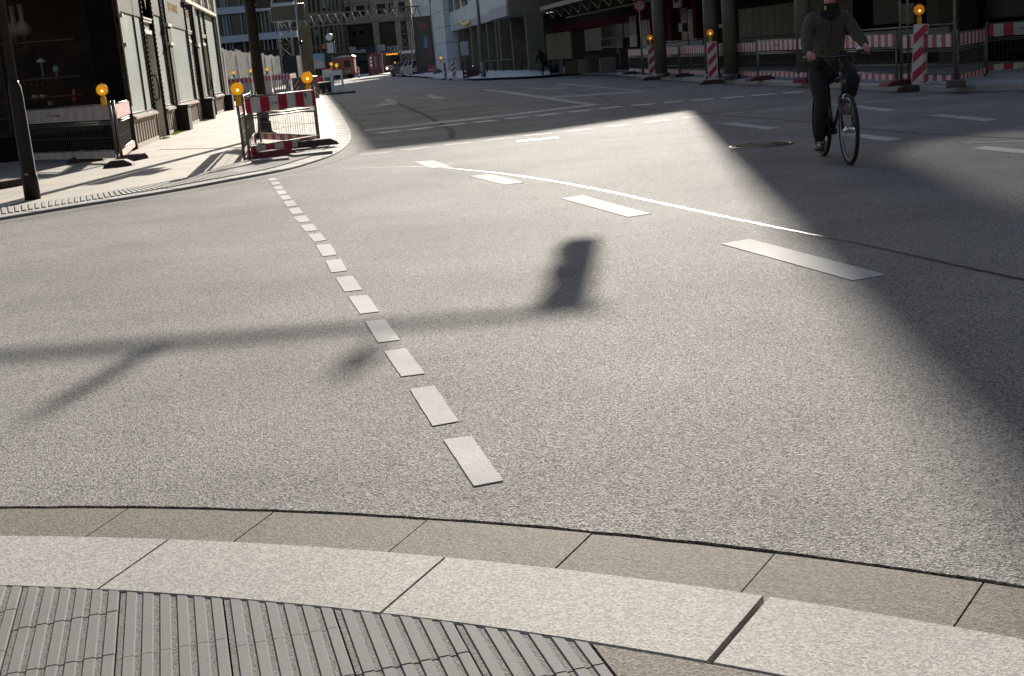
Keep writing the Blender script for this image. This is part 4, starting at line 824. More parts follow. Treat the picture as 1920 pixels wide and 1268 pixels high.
# ---- dark container fence right of the hoarding
q0 = V(529, 110, 100); q1 = V(556, 110, 100); b = MB(); b.box(q0.x, 100, 0, q1.x, 103, 2.55)
for k in range(12): x = q0.x + (q1.x - q0.x) * k / 12; b.box(x, 99.95, .1, x + .06, 100, 2.5)
o = b.build('site_container', mat('dark_container', (.018, .014, .012), .6, .2, .3, 2)); tag(o, 'dark brown site container beside the end of the corrugated hoarding', 'container')
# ---- plastic barriers behind the mast
def plastic(a, c, label, H=1.15, slats=True, m=None, dark=None, base=True):
    a = Vector(a); c = Vector(c); L = math.hypot(c.x - a.x, c.y - a.y); t = thing('plastic_barrier', label, 'barrier', a, math.atan2(c.y - a.y, c.x - a.x), 'white plastic site barriers')
    M = m or WPL
    b = MB(); b.box(0, -.03, .05, .05, .03, H * .96); b.box(L - .05, -.03, .05, L, .03, H * .96); b.box(.05, -.03, H * .70, L - .05, .03, H * .96); b.box(.05, -.03, H * .05, L - .05, .03, H * .26)
    for k in range(5): x = L * (k + .5) / 5; b.box(x - .03, -.02, H * .96, x + .03, .02, H * 1.02)
    if slats:
        n_ = max(6, int(L / .14))
        for k in range(n_): x = .05 + (L - .1) * k / n_; w_ = (L - .1) / n_; b.prism([(x, H * .26), (x + w_ * .5, H * .26), (x + w_ * .5 + .1, H * .70), (x + .1, H * .70)], -.012, .012, 'y')
    else: b.box(.05, -.02, H * .26, L - .05, .02, H * .70)
    b.build('body', M, t)
    b = MB(); u = L / 11
    for k in range(0, 11, 2): b.box(k * u, -.036, H * .72, (k + 1) * u, -.031, H * .93)
    for k in range(0, 11, 2): b.box(k * u + .5 * u, -.036, H * .09, (k + 1.3) * u, -.031, H * .17)
    b.build('reflective_stripes', REDR, t)
    b = MB(); b.box(.1, -.2, 0, .4, .2, .07); b.box(L - .4, -.2, 0, L - .1, .2, .07); b.build('foot', RUB, t)
    return t
DIRTW = mat('dusty_white', (.44, .42, .38), .7, 0, .2, 4)
plastic(Gz(432, 189, LP), Gz(476, 185, LP), 'dusty plastic barrier with three red blocks left of the traffic mast', 1.28, False, DIRTW)
plastic(Gz(478, 184.5, LP), Gz(512, 181.5, LP), 'dusty plastic barrier with an amber lamp right behind the traffic mast', 1.28, False, DIRTW)
plastic(Gz(514, 179, LP), Gz(546, 176, LP), 'slatted grey plastic barrier with a row of dark red blocks right of the mast', 1.28, True, mat('grey_plastic', (.36, .38, .40), .5))
plastic(Gz(547, 176, LP), Gz(560, 166, LP), 'narrow angled plastic barrier next to the slatted grey one', 1.25, True)
plastic(Gz(561, 166, LP), Gz(572, 158, LP), 'farthest pale plastic barrier beside the slim grey pole', 1.25, True)
b = MB(); b.lathe([(.04, -.05), (.09, -.03), (.1, 0), (.09, .03), (.04, .05)], (0, 0, 0), 'y', n=20)
for (x, y, dd, lb) in ((438, 136, 186, 'leftmost small amber lamp on the dusty plastic barriers'), (469.5, 133, 183, 'small amber lamp just left of the traffic mast on the dusty barrier'), (500.5, 130, 181, 'small amber lamp just right of the traffic mast on the dusty barrier')):
    g = Gz(x, dd, LP); q = V(x, y, g.y); t = beacon(Vector((q.x, q.y, q.z - .30)), .0, lb, 1.1)
    t.children[0].data = t.children[0].data.copy(); t.children[0].data.materials[0] = mat('green_plastic', (.03, .09, .035), .5)
# chevron board on a frame, rusty box, cabinets, debris
p0 = Gz(553, 189, LP); p1 = Gz(598, 184, LP); L = math.hypot(p1.x - p0.x, p1.y - p0.y); t = thing('chevron_trailer_board', 'grey board with red and white diagonal stripes at both ends behind the mast barrier', 'warning board', p0, math.atan2(p1.y - p0.y, p1.x - p0.x))
def chevron(b, x0, x1, z0, z1, y0, y1, rising=True, n_=3, mi_r=0, mi_w=1):
    """white plate with slanted red bands"""
    W = x1 - x0; Hh = z1 - z0; b.box(x0, y0, z0, x1, y1, z1, mi_w); bh = Hh / n_ 
    for k in range(-1, n_ + 1):
        zA = z0 + k * bh; poly = [(x0, zA), (x1, zA + W), (x1, zA + W + bh * .5), (x0, zA + bh * .5)] if rising else [(x0, zA + W), (x1, zA), (x1, zA + bh * .5), (x0, zA + W + bh * .5)]
        # clip to z0..z1
        def clip(P, zc, keep_above):
            out = []
            for (a, c) in zip(P, P[1:] + P[:1]):
                ia = (a[1] >= zc) == keep_above or a[1] == zc; ic = (c[1] >= zc) == keep_above or c[1] == zc
                if ia: out.append(a)
                if ia != ic: tt = (zc - a[1]) / (c[1] - a[1]); out.append((a[0] + (c[0] - a[0]) * tt, zc))
            return out
        P = clip(poly, z0, True)
        if len(P) > 2: P = clip(P, z1, False)
        if len(P) > 2: b.prism(P, y0 - .004, y0 - .001, 'y', mi_r)
b = MB(); b.box(0, 0, .05, L, .03, 1.0); b.build('board', mat('grey_board', (.2, .19, .16), .7, 0, .15, 4), t)
b = MB(); chevron(b, .03, L * .22, .1, .95, -.02, -.001, True); b.build('left_stripes', [REDR, WHR], t)
b = MB(); chevron(b, L * .80, L - .02, -.05, .98, -.02, -.001, False, 4); b.build('right_stripes', [REDR, WHR], t)
b = MB(); b.tube((-.02, 0, 0), (-.02, 0, 1.05), .025, 8); b.tube((L + .02, 0, 0), (L + .02, 0, 1.05), .025, 8); b.tube((-.02, 0, 1.03), (L + .02, 0, 1.03), .025, 8); b.build('frame', STEEL, t)
p0 = Gz(599, 178, LP); p1 = Gz(622, 174, LP); L = math.hypot(p1.x - p0.x, p1.y - p0.y); b = MB(); b.box(0, 0, 0, L, .6, .62); b.box(-.02, -.02, .58, L + .02, .62, .64)
for x in (.05, L / 2, L - .05): b.box(x - .03, -.02, .02, x + .03, 0, .58)
o = b.build('rusty_skip', mat('rusty_iron', (.035, .022, .012), .85, .2, .5, 4, bump=.4), None, bevel=.01); o.location = p0; o.rotation_euler = (0, 0, math.atan2(p1.y - p0.y, p1.x - p0.x)); tag(o, 'low rusty brown metal box by the kerb right of the chevron board', 'metal box')
for i, (x0, x1, yb, yt, lb) in enumerate(((608, 623, 171, 133, 'white slotted plastic unit at the kerb, the left of the pair'), (624, 641, 171, 134, 'white plastic unit with open sides nearest the road'))):
    p0 = Gz(x0, yb, .0); p1 = Gz(x1, yb - 1, .0); L = p1.x - p0.x; Hh = V(x0, yt, p0.y).z; t = thing('plastic_guide_unit', lb, 'barrier', (p0.x, p0.y, .08), 0, 'white plastic guide units')
    b = MB(); b.box(0, 0, 0, .08, .5, Hh); b.box(L - .08, 0, 0, L, .5, Hh); b.box(.08, 0, Hh * .72, L - .08, .5, Hh); b.box(.08, 0, 0, L - .08, .5, Hh * .2)
    if i == 0: b.box(.08, .05, Hh * .2, L - .08, .1, Hh * .72)
    b.build('body', WPL, t)
    b = MB()
    for k in range(5): x = .12 + k * (L - .24) / 5; b.box(x, -.01, Hh * .3, x + .05, 0, Hh * .6)
    b.build('slots', mat('slot_grey', (.12, .12, .12), .7), t)
    b = MB(); b.box(0, -.02, Hh - .02, L, .03, Hh + .04); b.build('reflective_strip', REDR, t)
for (x, y, lb) in ((621, 120.5, 'darker amber lamp of the pair above the white plastic units'), (631, 123, 'brighter amber lamp of the pair above the white plastic units')):
    g = Gz(x, 170, 0); q = V(x, y, g.y); beacon(Vector((q.x, q.y, q.z - .3)), .35 if x == 621 else -.2, lb, 1.15)
p = Gz(640, 175, LP); b = MB()
for k in range(26): a = random.uniform(0, 6.28); r = random.uniform(0, .55); b.lathe([(.001, -.06), (.16, 0), (.12, .06), (.001, .08)], (r * math.cos(a) * 1.7, r * math.sin(a), .03), n=7)
o = b.build('green_bags', mat('green_sack', (.03, .06, .03), .8, 0, .5, 6, bump=.5)); o.location = (p.x, p.y, .0); tag(o, 'flat pile of dark green sandbags at the foot of the white plastic units', 'sandbags')
for i, (x, y) in enumerate(((586, 141),)):
    g = V(x, y, 90); b = MB(); 
    for k in range(60): a = random.uniform(0, 6.28); r = random.random(); s = random.uniform(.12, .3); b.lathe([(.001, -s * .6), (s * .8, -s * .2), (s, .05), (s * .5, s * .5), (.001, s * .6)], (r * math.cos(a) * .9, r * math.sin(a) * .4, random.uniform(0, .75) * (1 - r * .5)), n=6)
    o = b.build('debris_sacks', mat('white_sack', (.5, .46, .42), .8, 0, .2, 4, bump=.4)); o.location = (g.x, g.y, LP + .2); tag(o, 'heap of white rubble sacks behind the chevron board', 'rubble sacks')
b = MB(); g = V(592, 152, 84); b.box(-.9, 0, 0, .9, .4, .5); b.box(-1, -.02, .5, 1, .42, .9, 1); o = b.build('barrier_block', [DIRTW, REDR]); o.location = (g.x, g.y, LP); tag(o, 'low white block with red top between the rubble sacks and rusty box', 'barrier block')
# ================================================================== RIGHT SIDE: fences, beacons, people, vehicles
RP = .12
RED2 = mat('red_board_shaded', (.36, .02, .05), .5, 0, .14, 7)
defs = [((1181, 137.5), (1205, 139), 'short first red and white barrier turned inwards at the left end of the fence', .97, .12),
 ((1208, 139.5), (1242, 141), 'second fence barrier partly hidden behind the leftmost tall striped beacon', .98, .13),
 ((1245, 141), (1275, 142), 'fence barrier with scratched stickers on its red and white board', .98, .13),
 ((1279, 142.5), (1344, 145), 'fence barrier left of the middle tall striped beacon', .98, .15),
 ((1347, 145), (1374, 146), 'narrow fence barrier just right of the middle tall striped beacon', .98, .13),
 ((1376, 146), (1422, 148), 'fence barrier between the two olive columns right of the middle beacon', .98, .14),
 ((1424, 148), (1515, 151.5), 'long fence barrier with faded writing left of the cyclist', 1.0, .19),
 ((1560, 152), (1682, 157), 'fence barrier right behind the cyclist', .98, .19),
 ((1692, 157.5), (1790, 159.5), 'fence barrier behind the rightmost tall striped beacon', .92, .17),
 ((1796, 158.5), (1847, 143.5), 'fence barrier turned back into the site beside the brown plywood board', .92, .17),
 ((1851, 139), (1975, 131), 'rightmost fence barrier rising to the right edge of the view', 1.0, .19)]
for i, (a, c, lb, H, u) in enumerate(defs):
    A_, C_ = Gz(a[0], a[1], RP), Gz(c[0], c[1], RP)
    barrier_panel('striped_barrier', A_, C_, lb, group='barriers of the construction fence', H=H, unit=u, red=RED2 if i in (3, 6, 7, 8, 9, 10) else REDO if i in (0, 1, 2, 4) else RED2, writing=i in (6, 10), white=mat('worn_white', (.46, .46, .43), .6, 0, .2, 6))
fl = ['left end of the construction fence', 'the second fence joint, behind the leftmost beacon', 'the fence joint left of the middle beacon', 'the fence joint right of the middle beacon', 'the fence joint left of the cyclist', 'the fence joint behind the cyclist front hand', 'the fence joint left of the rightmost beacon', 'the corner of the fence right of the rightmost beacon']
for i, (x, y) in enumerate(((1183, 137), (1244, 140.5), (1279, 142), (1376, 146), (1425, 148.5), (1502, 152), (1686, 158), (1792, 160))):
    rubber_foot(Gz(x, y + 2.2, RP) , 1.25 if i % 2 else .3, 'rubber foot at ' + fl[i], m=RUBR if i in (4, 5, 6) else RUB, w_=.75, gp='rubber feet of the construction fence')
def leitbake(px, py, h, label, w_=.27, tilt=0.0, pointed=False, base=True, z=0.0, lean=0.0, nb=3):
    p = Gz(px, py, z); t = thing('striped_beacon', label, 'traffic beacon', p, face(p) + tilt, 'tall striped traffic beacons')
    b = MB(); z0 = .14; 
    if pointed: b.prism([(-w_ / 2, z0), (0, z0 - .07), (w_ / 2, z0), (w_ / 2 + .0, z0 + h), (-w_ / 2, z0 + h)], -.015, .03, 'y')
    else: b.box(-w_ / 2 - .012, -.015, z0 - .02, w_ / 2 + .012, .03, z0 + h + .012)
    b.build('plate', WPL, t, bevel=.004)
    b = MB(); chevron(b, -w_ / 2 + .012, w_ / 2 - .012, z0 + .02, z0 + h - .015, -.02, -.016, True, nb); b.build('stripes', [REDR, mat('beacon_white', (.58, .56, .50), .5, 0, .12, 7)], t)
    b = MB(); b.prism([(-.40, 0), (.40, 0), (.37, .05), (.24, .12), (-.24, .12), (-.37, .05)], -.17, .17, 'y'); b.box(-.05, -.19, .02, .05, -.17, .08); b.build('base', RUB, t, bevel=.012)
    b = MB(); b.box(-.03, -.012, .1, .03, .02, .2); b.build('stem', RUB, t)
    if lean: t.rotation_euler = (0, lean, face(p) + tilt)
    return t, p, z0 + h
for px, py, h, lb, lb2, pt, ln_ in ((1225, 150, 1.07, 'leftmost tall red and white striped beacon on the far road edge', 'amber lamp on top of the leftmost tall striped beacon', False, 0), (1338, 157.5, 1.04, 'middle tall red and white striped beacon on the far road edge', 'amber lamp on top of the middle tall striped beacon', False, 0), (1722, 171, 1.10, 'rightmost tall striped beacon with pointed foot, leaning slightly right', 'amber lamp on top of the rightmost leaning beacon', True, .055)):
    t, p, zt = leitbake(px, py, h, lb, pointed=pt, lean=ln_)
    o_ = Vector((p.x - .03 + (zt * .055 if ln_ else 0), p.y, zt + .0)); beacon(o_, face(p), lb2, .98, m=mat('amber_lens_dim', (.95, .42, .015), .3, 0, .1, 30, trans=.5, bump=.3, bscale=90, emit=.12))
leitbake(836, 150, .98, 'left of the two small distant striped beacons by the office corner', z=.0, tilt=.9)
leitbake(852.5, 150, .98, 'right of the two small distant striped beacons by the office corner', z=.0)
p = Gz(836, 150, 0); beacon(Vector((p.x - .2, p.y, 1.15)), .3, 'small distant amber lamp beside the white office corner', 1.1)
# tall mesh fence post pair and hose at right edge
t = thing('site_fence_post', 'pair of tall thin rusty fence posts left of the rightmost striped beacon', 'fence post', Gz(1690, 161, RP))
b = MB(); b.tube((0, 0, 0), (0, 0, 2.6), .022, 8); b.tube((.16, .05, 0), (.16, .05, 2.6), .022, 8); b.build('posts', DSTEEL, t)
t = thing('site_fence_post', 'tall thin fence post at the brown plywood board on the right', 'fence post', Gz(1791, 160, RP)); b = MB(); b.tube((0, 0, 0), (0, 0, 2.4), .025, 8); b.build('post', DSTEEL, t)
# speed limit sign
p = V(1206, 121, 49); p.z = RP; t = thing('speed_limit_sign', 'round speed limit sign reading 25 on a slim grey pole', 'road sign', p, face(p))
zc = V(1202.7, 9.5, 49).z - RP; b = MB(); b.tube((0, .05, 0), (-.02, .05, zc + .2), .028, 10); b.build('pole', STEEL, t)
b = MB(); b.lathe([(.207, 0), (.207, .02), (.01, .02), (.01, 0)], (0, 0, zc), 'y', n=40); b.build('plate', mat('sign_red', (.60, .02, .05), .4, 0, .05, 5), t)
b = MB(); b.lathe([(.148, -.004), (.148, -.001), (.01, -.001)], (0, 0, zc), 'y', n=40); b.build('white_field', mat('sign_white', (.6, .6, .57), .4, 0, .05, 5), t)
b = MB(); b.lathe([(.211, .002), (.211, .018), (.207, .018), (.207, .002)], (0, 0, zc), 'y', n=40); b.build('rim', WHR, t)
text('number', '25', .235, t, (0, -.006, zc), m=BLACK, ext=.001, sx=.9)
# blocks, brick stacks, fences behind
CONC = mat('rough_concrete', (.16, .155, .135), .85, 0, .25, 4, bump=.3)
def blk(x0, x1, yb, yt, nm, lb, cat, m, dep=.6, gp=None):
    p = Gz(x0, yb, RP); s = 2400 / p.y; L = (x1 - x0) / s; H = (yb - yt) / s; b = MB(); b.box(0, 0, 0, L, dep, H); o = b.build(nm, m, None, bevel=.01); o.location = p; o.rotation_euler = (0, 0, -.05); return tag(o, lb, cat, gp), L, H
blk(1006, 1030, 139, 116, 'concrete_block', 'grey concrete block at the kerb in front of the crouching dark figure', 'concrete block', CONC)
blk(1051, 1057, 139, 114, 'concrete_slab', 'upright pale slab between two brick stacks', 'slab', CONC, .4, 'upright slabs among the brick stacks')
blk(1086, 1100, 138.5, 113, 'concrete_slab', 'upright grey slab left of the tallest brick stack', 'slab', CONC, .4, 'upright slabs among the brick stacks')
blk(1126, 1155, 138, 110, 'concrete_block', 'wide concrete block right of the tallest brick stack', 'concrete block', CONC)
BRK = mat('old_paving_bricks', (.115, .085, .06), .85, 0, .35, 6, bump=.3)
def bricks(x0, x1, yb, yt, lb):
    p = Gz(x0, yb, RP); s = 2400 / p.y; L = (x1 - x0) / s; H = (yb - yt) / s; b = MB(); z = 0
    while z < H:
        h = .075; x = random.uniform(-.03, .03)
        while x < L - .05: w_ = random.uniform(.2, .26); b.box(x, random.uniform(-.03, .03), z, x + w_ - .012, .5, z + h - .01); x += w_
        z += h
    o = b.build('brick_stack', BRK); o.location = p; o.rotation_euler = (0, 0, -.05); tag(o, lb, 'brick stack', 'stacks of old paving bricks')
bricks(1037, 1050, 139.5, 117, 'leftmost narrow stack of old paving bricks'); bricks(1060, 1072, 139, 117, 'second brick stack from the left, darker side showing'); bricks(1073, 1086, 139, 116, 'third brick stack, touching the upright grey slab'); bricks(1100, 1126, 138.5, 107, 'tallest and widest stack of old paving bricks')
def meshfence(x0, y0, x1, y1, yt, lb, panel=None):
    a, c = Gz(x0, y0, RP), Gz(x1, y1, RP); L = (c - a).length; H = (y0 - yt) * a.y / 2400
    t = thing('site_fence', lb, 'fence', a, math.atan2(c.y - a.y, c.x - a.x), 'plain steel site fences')
    b = MB(); b.tube((0, 0, 0), (0, 0, H), .025, 8); b.tube((L, 0, 0), (L, 0, H), .025, 8); b.tube((0, 0, H), (L, 0, H), .02, 8); b.tube((0, 0, .3), (L, 0, .3), .02, 8); b.tube((0, 0, H * .62), (L, 0, H * .62), .015, 8); b.build('frame', DSTEEL, t)
    if panel: b = MB(); b.box(L * .04, -.03, H * .66, L * .96, -.01, H * .96); b.build('board', panel, t)
GB = mat('dull_grey_board', (.13, .135, .13), .6, 0, .15, 4)
meshfence(1059, 131, 1091, 131, 92, 'plain steel fence with a low grey board above the brick stacks', GB); meshfence(1092, 131, 1122, 130.5, 90, 'plain steel fence right of the low grey board', None)
meshfence(1124, 131, 1164, 131, 87, 'steel fence with a pale grey writing board left of the striped fence', mat('pale_grey_board', (.18, .18, .19), .6, 0, .1, 4))
meshfence(1244, 140, 1296, 139, 82, 'rear grey fence behind the scratched striped barrier', GB); meshfence(1298, 139, 1322, 138, 77, 'rear grey fence with a higher board left of the middle beacon', mat('pale_grey_board', (.18, .18, .19)))
meshfence(1600, 148, 1792, 152, 62, 'long rear fence with a wide grey board right of the cyclist', mat('dim_board', (.06, .06, .05), .7))
# low railing
rp = [(903, 143), (915, 142.4), (929, 141.6), (944, 141), (961, 140.2), (979, 139.6), (995, 138.5)]
P_ = [Gz(x, y, RP) for x, y in rp]; t = thing('kerb_railing', 'low dark metal railing along the kerb in front of the colonnade', 'railing', P_[0])
b = MB()
for p in P_: q = p - P_[0]; b.tube((q.x, q.y, 0), (q.x, q.y, .87), .035, 8)
b.build('posts', DARKP, t); b = MB(); b.path([(p.x - P_[0].x, p.y - P_[0].y, .87) for p in P_] + [(P_[-1].x - P_[0].x + .8, P_[-1].y - P_[0].y - 2.6, .87)], .03, 8); b.build('handrail', DARKP, t)
# triangular sign seen from behind, with white board, boards heap
p = Gz(877, 147, RP); s = 2400 / p.y; t = thing('warning_sign', 'triangular road sign seen from behind above a white plate, left of the lamp pole', 'road sign', p, face(p))
zb = (147 - 80) / s; b = MB(); b.tube((0, 0, 0), (-.05, 0, zb + .6), .035, 8); b.build('pole', DSTEEL, t); b = MB(); b.prism([(-.33, zb), (.28, zb), (-.05, zb + .58)], -.03, -.01, 'y'); b.build('triangle', mat('dark_grey_back', (.06, .06, .055), .6), t)
b = MB(); b.box(-.27, -.05, zb - .83, .2, -.03, zb - .03); b.build('white_plate', mat('white_board', (.4, .38, .37)), t)
p = Gz(870, 147, RP); t = thing('timber_trench_guard', 'dark red scaffold guard with timber boards at the kerb below the triangular sign', 'trench guard', p)
b = MB()
for x in (-.05, 1.15): b.box(x, 0, 0, x + .1, .1, 1.0)
b.box(.05, .02, .2, 1.15, .08, .36); b.box(.05, .02, .02, 1.15, .08, .12); b.build('frame', mat('dark_red_steel', (.07, .012, .014), .6, .2, .2, 5), t)
b = MB(); b.box(.15, .3, .1, .95, .9, .62); b.box(.2, .28, .62, .5, .85, .9); b.build('boards', mat('dull_timber', (.09, .08, .055), .85, 0, .3, 5), t)
# lamp pole on the right pavement and tall pole beside the advert pylon
p = V(907, 141, 74); p.z = RP; t = thing('lamp_post', 'tall slim grey lamp post in front of the pale arcade wall', 'lamp post', p); b = MB(); b.tube((0, 0, 0), (0, 0, 8), .10, 12, r2=.07); b.tube((0, 0, 0), (0, 0, .9), .14, 12); b.build('pole', mat('grey_pole_paint', (.15, .15, .15), .5, .3, .1, 4), t)
p = V(819, 139, 118); p.z = 0; t = thing('lamp_post', 'tall thin grey lamp post just right of the dark advertising pylon', 'lamp post', p); b = MB(); b.tube((0, 0, 0), (0, 0, 9), .11, 12, r2=.07); b.build('pole', MATS['grey_pole_paint'], t)
# advertising pylon, red bins, boulder
p = V(802, 138, 120); s = 20.; t = thing('advertising_pylon', 'dark glass advertising pylon with a blurred blue and red poster at the street end', 'pylon', (p.x, 120, 0))
b = MB(); b.box(-.95, 0, 0, .85, .5, 5.3); b.build('body', mat('pylon_dark', (.03, .024, .016), .3, 0, .3, 1.5), t)
b = MB(); b.box(-.6, -.06, .9, .55, 0, 4.9); b.build('poster', mat('poster_dark', (.05, .04, .032), .4, 0, .5, 1.2), t)
b = MB(); b.prism([(-.15, 2.5), (.2, 2.4), (.35, 3.4), (0, 3.6)], -.08, -.06, 'y'); b.build('poster_blue', mat('poster_blue', (.08, .16, .24), .5), t); b = MB(); b.prism([(.3, 1.5), (.6, 1.6), (.6, 3.5), (.42, 3.2)], -.08, -.06, 'y'); b.prism([(-.45, 4.2), (.35, 4.25), (.35, 4.6), (-.45, 4.55)], -.08, -.06, 'y'); b.build('poster_red', mat('poster_red', (.22, .03, .05), .5), t)
p = V(809, 138, 116); b = MB(); b.box(0, 0, 0, .6, .5, .85); b.box(-.02, -.02, .85, .62, .52, .92); b.box(.1, -.02, .5, .5, 0, .56, 1); o = b.build('litter_bin', [mat('crimson_bin', (.28, .02, .06), .5, 0, .1, 5), mat('pale_letters', (.4, .4, .38))]); o.location = (p.x - .3, 116, 0); tag(o, 'crimson litter bin at the foot of the advertising pylon', 'litter bin')
p = Gz(821, 141, RP); b = MB(); b.lathe([(.3, 0), (.42, .15), (.35, .35), (.15, .5), (.01, .55)], n=9); o = b.build('boulder', BRK); o.location = p; tag(o, 'brown rounded boulder on the pavement beside the crimson bin', 'boulder')
for i, (x, y0, y1, Y) in enumerate(((792, 73, 62, 124),)):
    q = V(783, 76, 124); t = thing('warning_sign', 'two stacked red triangle warning signs left of the advertising pylon', 'road sign', (q.x, 124, 0)); b = MB(); b.tube((0.1, .05, 0), (.1, .05, 4.6), .04, 8); b.build('pole', STEEL, t)
    for z in (2.2, 3.4): b = MB(); b.prism([(-.45, z), (.45, z), (0, z + .8)], -.02, 0, 'y'); b.build('red_triangle', RED2, t); b = MB(); b.prism([(-.28, z + .1), (.28, z + .1), (0, z + .6)], -.03, -.02, 'y'); b.build('white_field', mat('worn_white', (.4, .4, .38)), t)
# ---- gantry
p0 = V(522, 60, 140); p1 = V(797, 26, 140); Lg = p1.x - p0.x; zg = V(650, 44, 140).z
t = thing('truss_gantry', 'long light steel truss gantry crossing the street on two scaffold towers', 'gantry', (p0.x, 140, 0)); b = MB()
for y in (0, .7):
    b.tube((0, y, zg), (Lg, y, zg), .05, 6); b.tube((0, y, zg + 1.15), (Lg, y, zg + 1.15), .05, 6); n_ = 18
    for k in range(n_): x = Lg * k / n_; w_ = Lg / n_; b.tube((x, y, zg + 1.15), (x + w_ / 2, y, zg), .045, 6); b.tube((x + w_ / 2, y, zg), (x + w_, y, zg + 1.15), .03, 6)
b.build('truss', mat('light_steel', (.16, .16, .145), .6, .3, .1, 3), t)
def tower(x0, x1, z1, nm):
    b = MB(); ks = 5
    for x in (x0, x1):
        for y in (-.2, .9): b.tube((x, y, 0), (x, y, z1), .05, 6)
    for k in range(ks + 1):
        z = z1 * k / ks + .1
        for y in (-.2, .9): b.tube((x0, y, z), (x1, y, z), .04, 6)
        if k < ks: b.tube((x0, -.2, z), (x1, -.2, z + z1 / ks), .03, 6); b.tube((x1, -.2, z), (x0, -.2, z + z1 / ks), .03, 6)
    b.build(nm, mat('light_steel', (.3, .3, .28)), t)
tower(V(521, 60, 140).x - p0.x, V(544, 60, 140).x - p0.x, zg + 1.1, 'scaffold_tower'); tower(V(746, 60, 140).x - p0.x, V(768, 60, 140).x - p0.x, zg + 1.1, 'scaffold_tower')
# ---- clock
p = V(624, 136, 150); t = thing('street_clock', 'round white street clock above a white advertising box on a dark post', 'clock', (p.x, 150, 0)); zc = V(617, 70, 150).z; dx = V(617, 70, 150).x - p.x
b = MB(); b.tube((.05, 0, 0), (dx + .1, 0, zc - 1), .09, 8); b.build('post', BLACK, t)
b = MB(); b.lathe([(.42, -.15), (.44, .15), (.01, .15)], (dx, 0, zc), 'y', n=28); cs = b.build('clock_case', BLACK, t)
b = MB(); b.lathe([(.37, -.17), (.37, -.155), (.01, -.155)], (dx, 0, zc), 'y', n=28); cf = b.build('clock_face', mat('clock_white', (.52, .52, .52), .4), t)
b = MB(); b.obox((dx, -.18, zc), (dx - .02, -.18, zc + .26), .04, .01); b.obox((dx, -.18, zc), (dx + .13, -.18, zc - .14), .05, .01)
for k in range(12): a = k * PI / 6; b.obox((dx + .29 * math.sin(a), -.18, zc + .29 * math.cos(a)), (dx + .34 * math.sin(a), -.18, zc + .34 * math.cos(a)), .025, .008)
b.build('clock_hands', BLACK, cf)
b = MB(); b.box(dx - .40, -.15, zc - 1.85, dx + .52, .3, zc - .55); b.build('sign_box', BLACK, t, bevel=.03); b = MB(); b.box(dx - .32, -.18, zc - 1.75, dx + .36, -.15, zc - .62); f = b.build('box_panel', mat('box_white', (.36, .40, .42), .5), t)
b = MB()
for k in range(7): b.box(dx - .2 + .16 * (k % 3), -.19, zc - 1.6 + .28 * (k // 2), dx - .1 + .16 * (k % 3), -.18, zc - 1.5 + .28 * (k // 2))
b.build('box_print', INK, f)
# ---- poster banner, red trailer
g = V(597, 132, 145); b = MB(); x0, x1 = V(588, 115, 145).x, V(608.5, 115, 145).x; z0, z1 = V(598, 129, 145).z, V(598, 101, 145).z
t = thing('picture_banner', 'hanging picture banner with blue sky and pale rocks beside the clock post', 'banner', (x0, 145, 0)); b.box(0, 0, z0, x1 - x0, .06, z1); b.build('cloth', mat('banner_blue', (.13, .22, .30), .6, 0, .2, 2), t)
b = MB(); w_ = x1 - x0; b.prism([(0, z1 - .2), (w_ * .5, z0 + .8), (w_ * .9, z0 + .7), (w_, z0), (0, z0)], -.03, 0, 'y'); b.build('pale_rocks', mat('banner_pale', (.30, .28, .26), .7, 0, .5, 3), t); b = MB(); b.tube((0, .03, 0), (0, .03, z1 + .1), .05, 6); b.tube((w_, .03, 0), (w_, .03, z1 + .1), .05, 6); b.tube((0, .03, z1 + .05), (w_, .03, z1 + .05), .04, 6); b.build('frame', DSTEEL, t)
x0, x1 = V(622, 118, 158).x, V(664, 118, 158).x; t = thing('site_trailer', 'faded red site trailer with a small window and pale roof', 'trailer', (x0, 158, 0)); w_ = x1 - x0
b = MB(); b.box(0, 0, .55, w_, 2.2, 2.55); b.build('body', mat('brick_red_paint', (.22, .07, .05), .7, 0, .2, 1.5), t); b = MB(); b.prism([(-.0, 2.55), (w_ + .1, 2.55), (w_ - .2, 2.75), (w_ * .5, 2.78)], -.1, 2.3, 'y'); b.build('roof', mat('pale_roof', (.3, .32, .32), .5), t)
b = MB(); b.box(w_ * .55, -.04, 1.35, w_ * .82, 0, 2.15); b.build('window', GLASSD, t); b = MB(); b.box(w_ * .1, -.05, .05, w_ * .95, .05, .5); 
for x in (.5, w_ - .6): b.lathe([(.3, -.05), (.3, .15)], (x, 0, .3), 'y', n=14)
b.build('undercarriage', BLACK, t)
for i in range(9): pass
text('writing', 'ISIIIIIG' if False else 'IIIIIII', .4, t, (w_ * .68, -.03, .85), m=mat('pale_letters', (.4, .4, .38)))
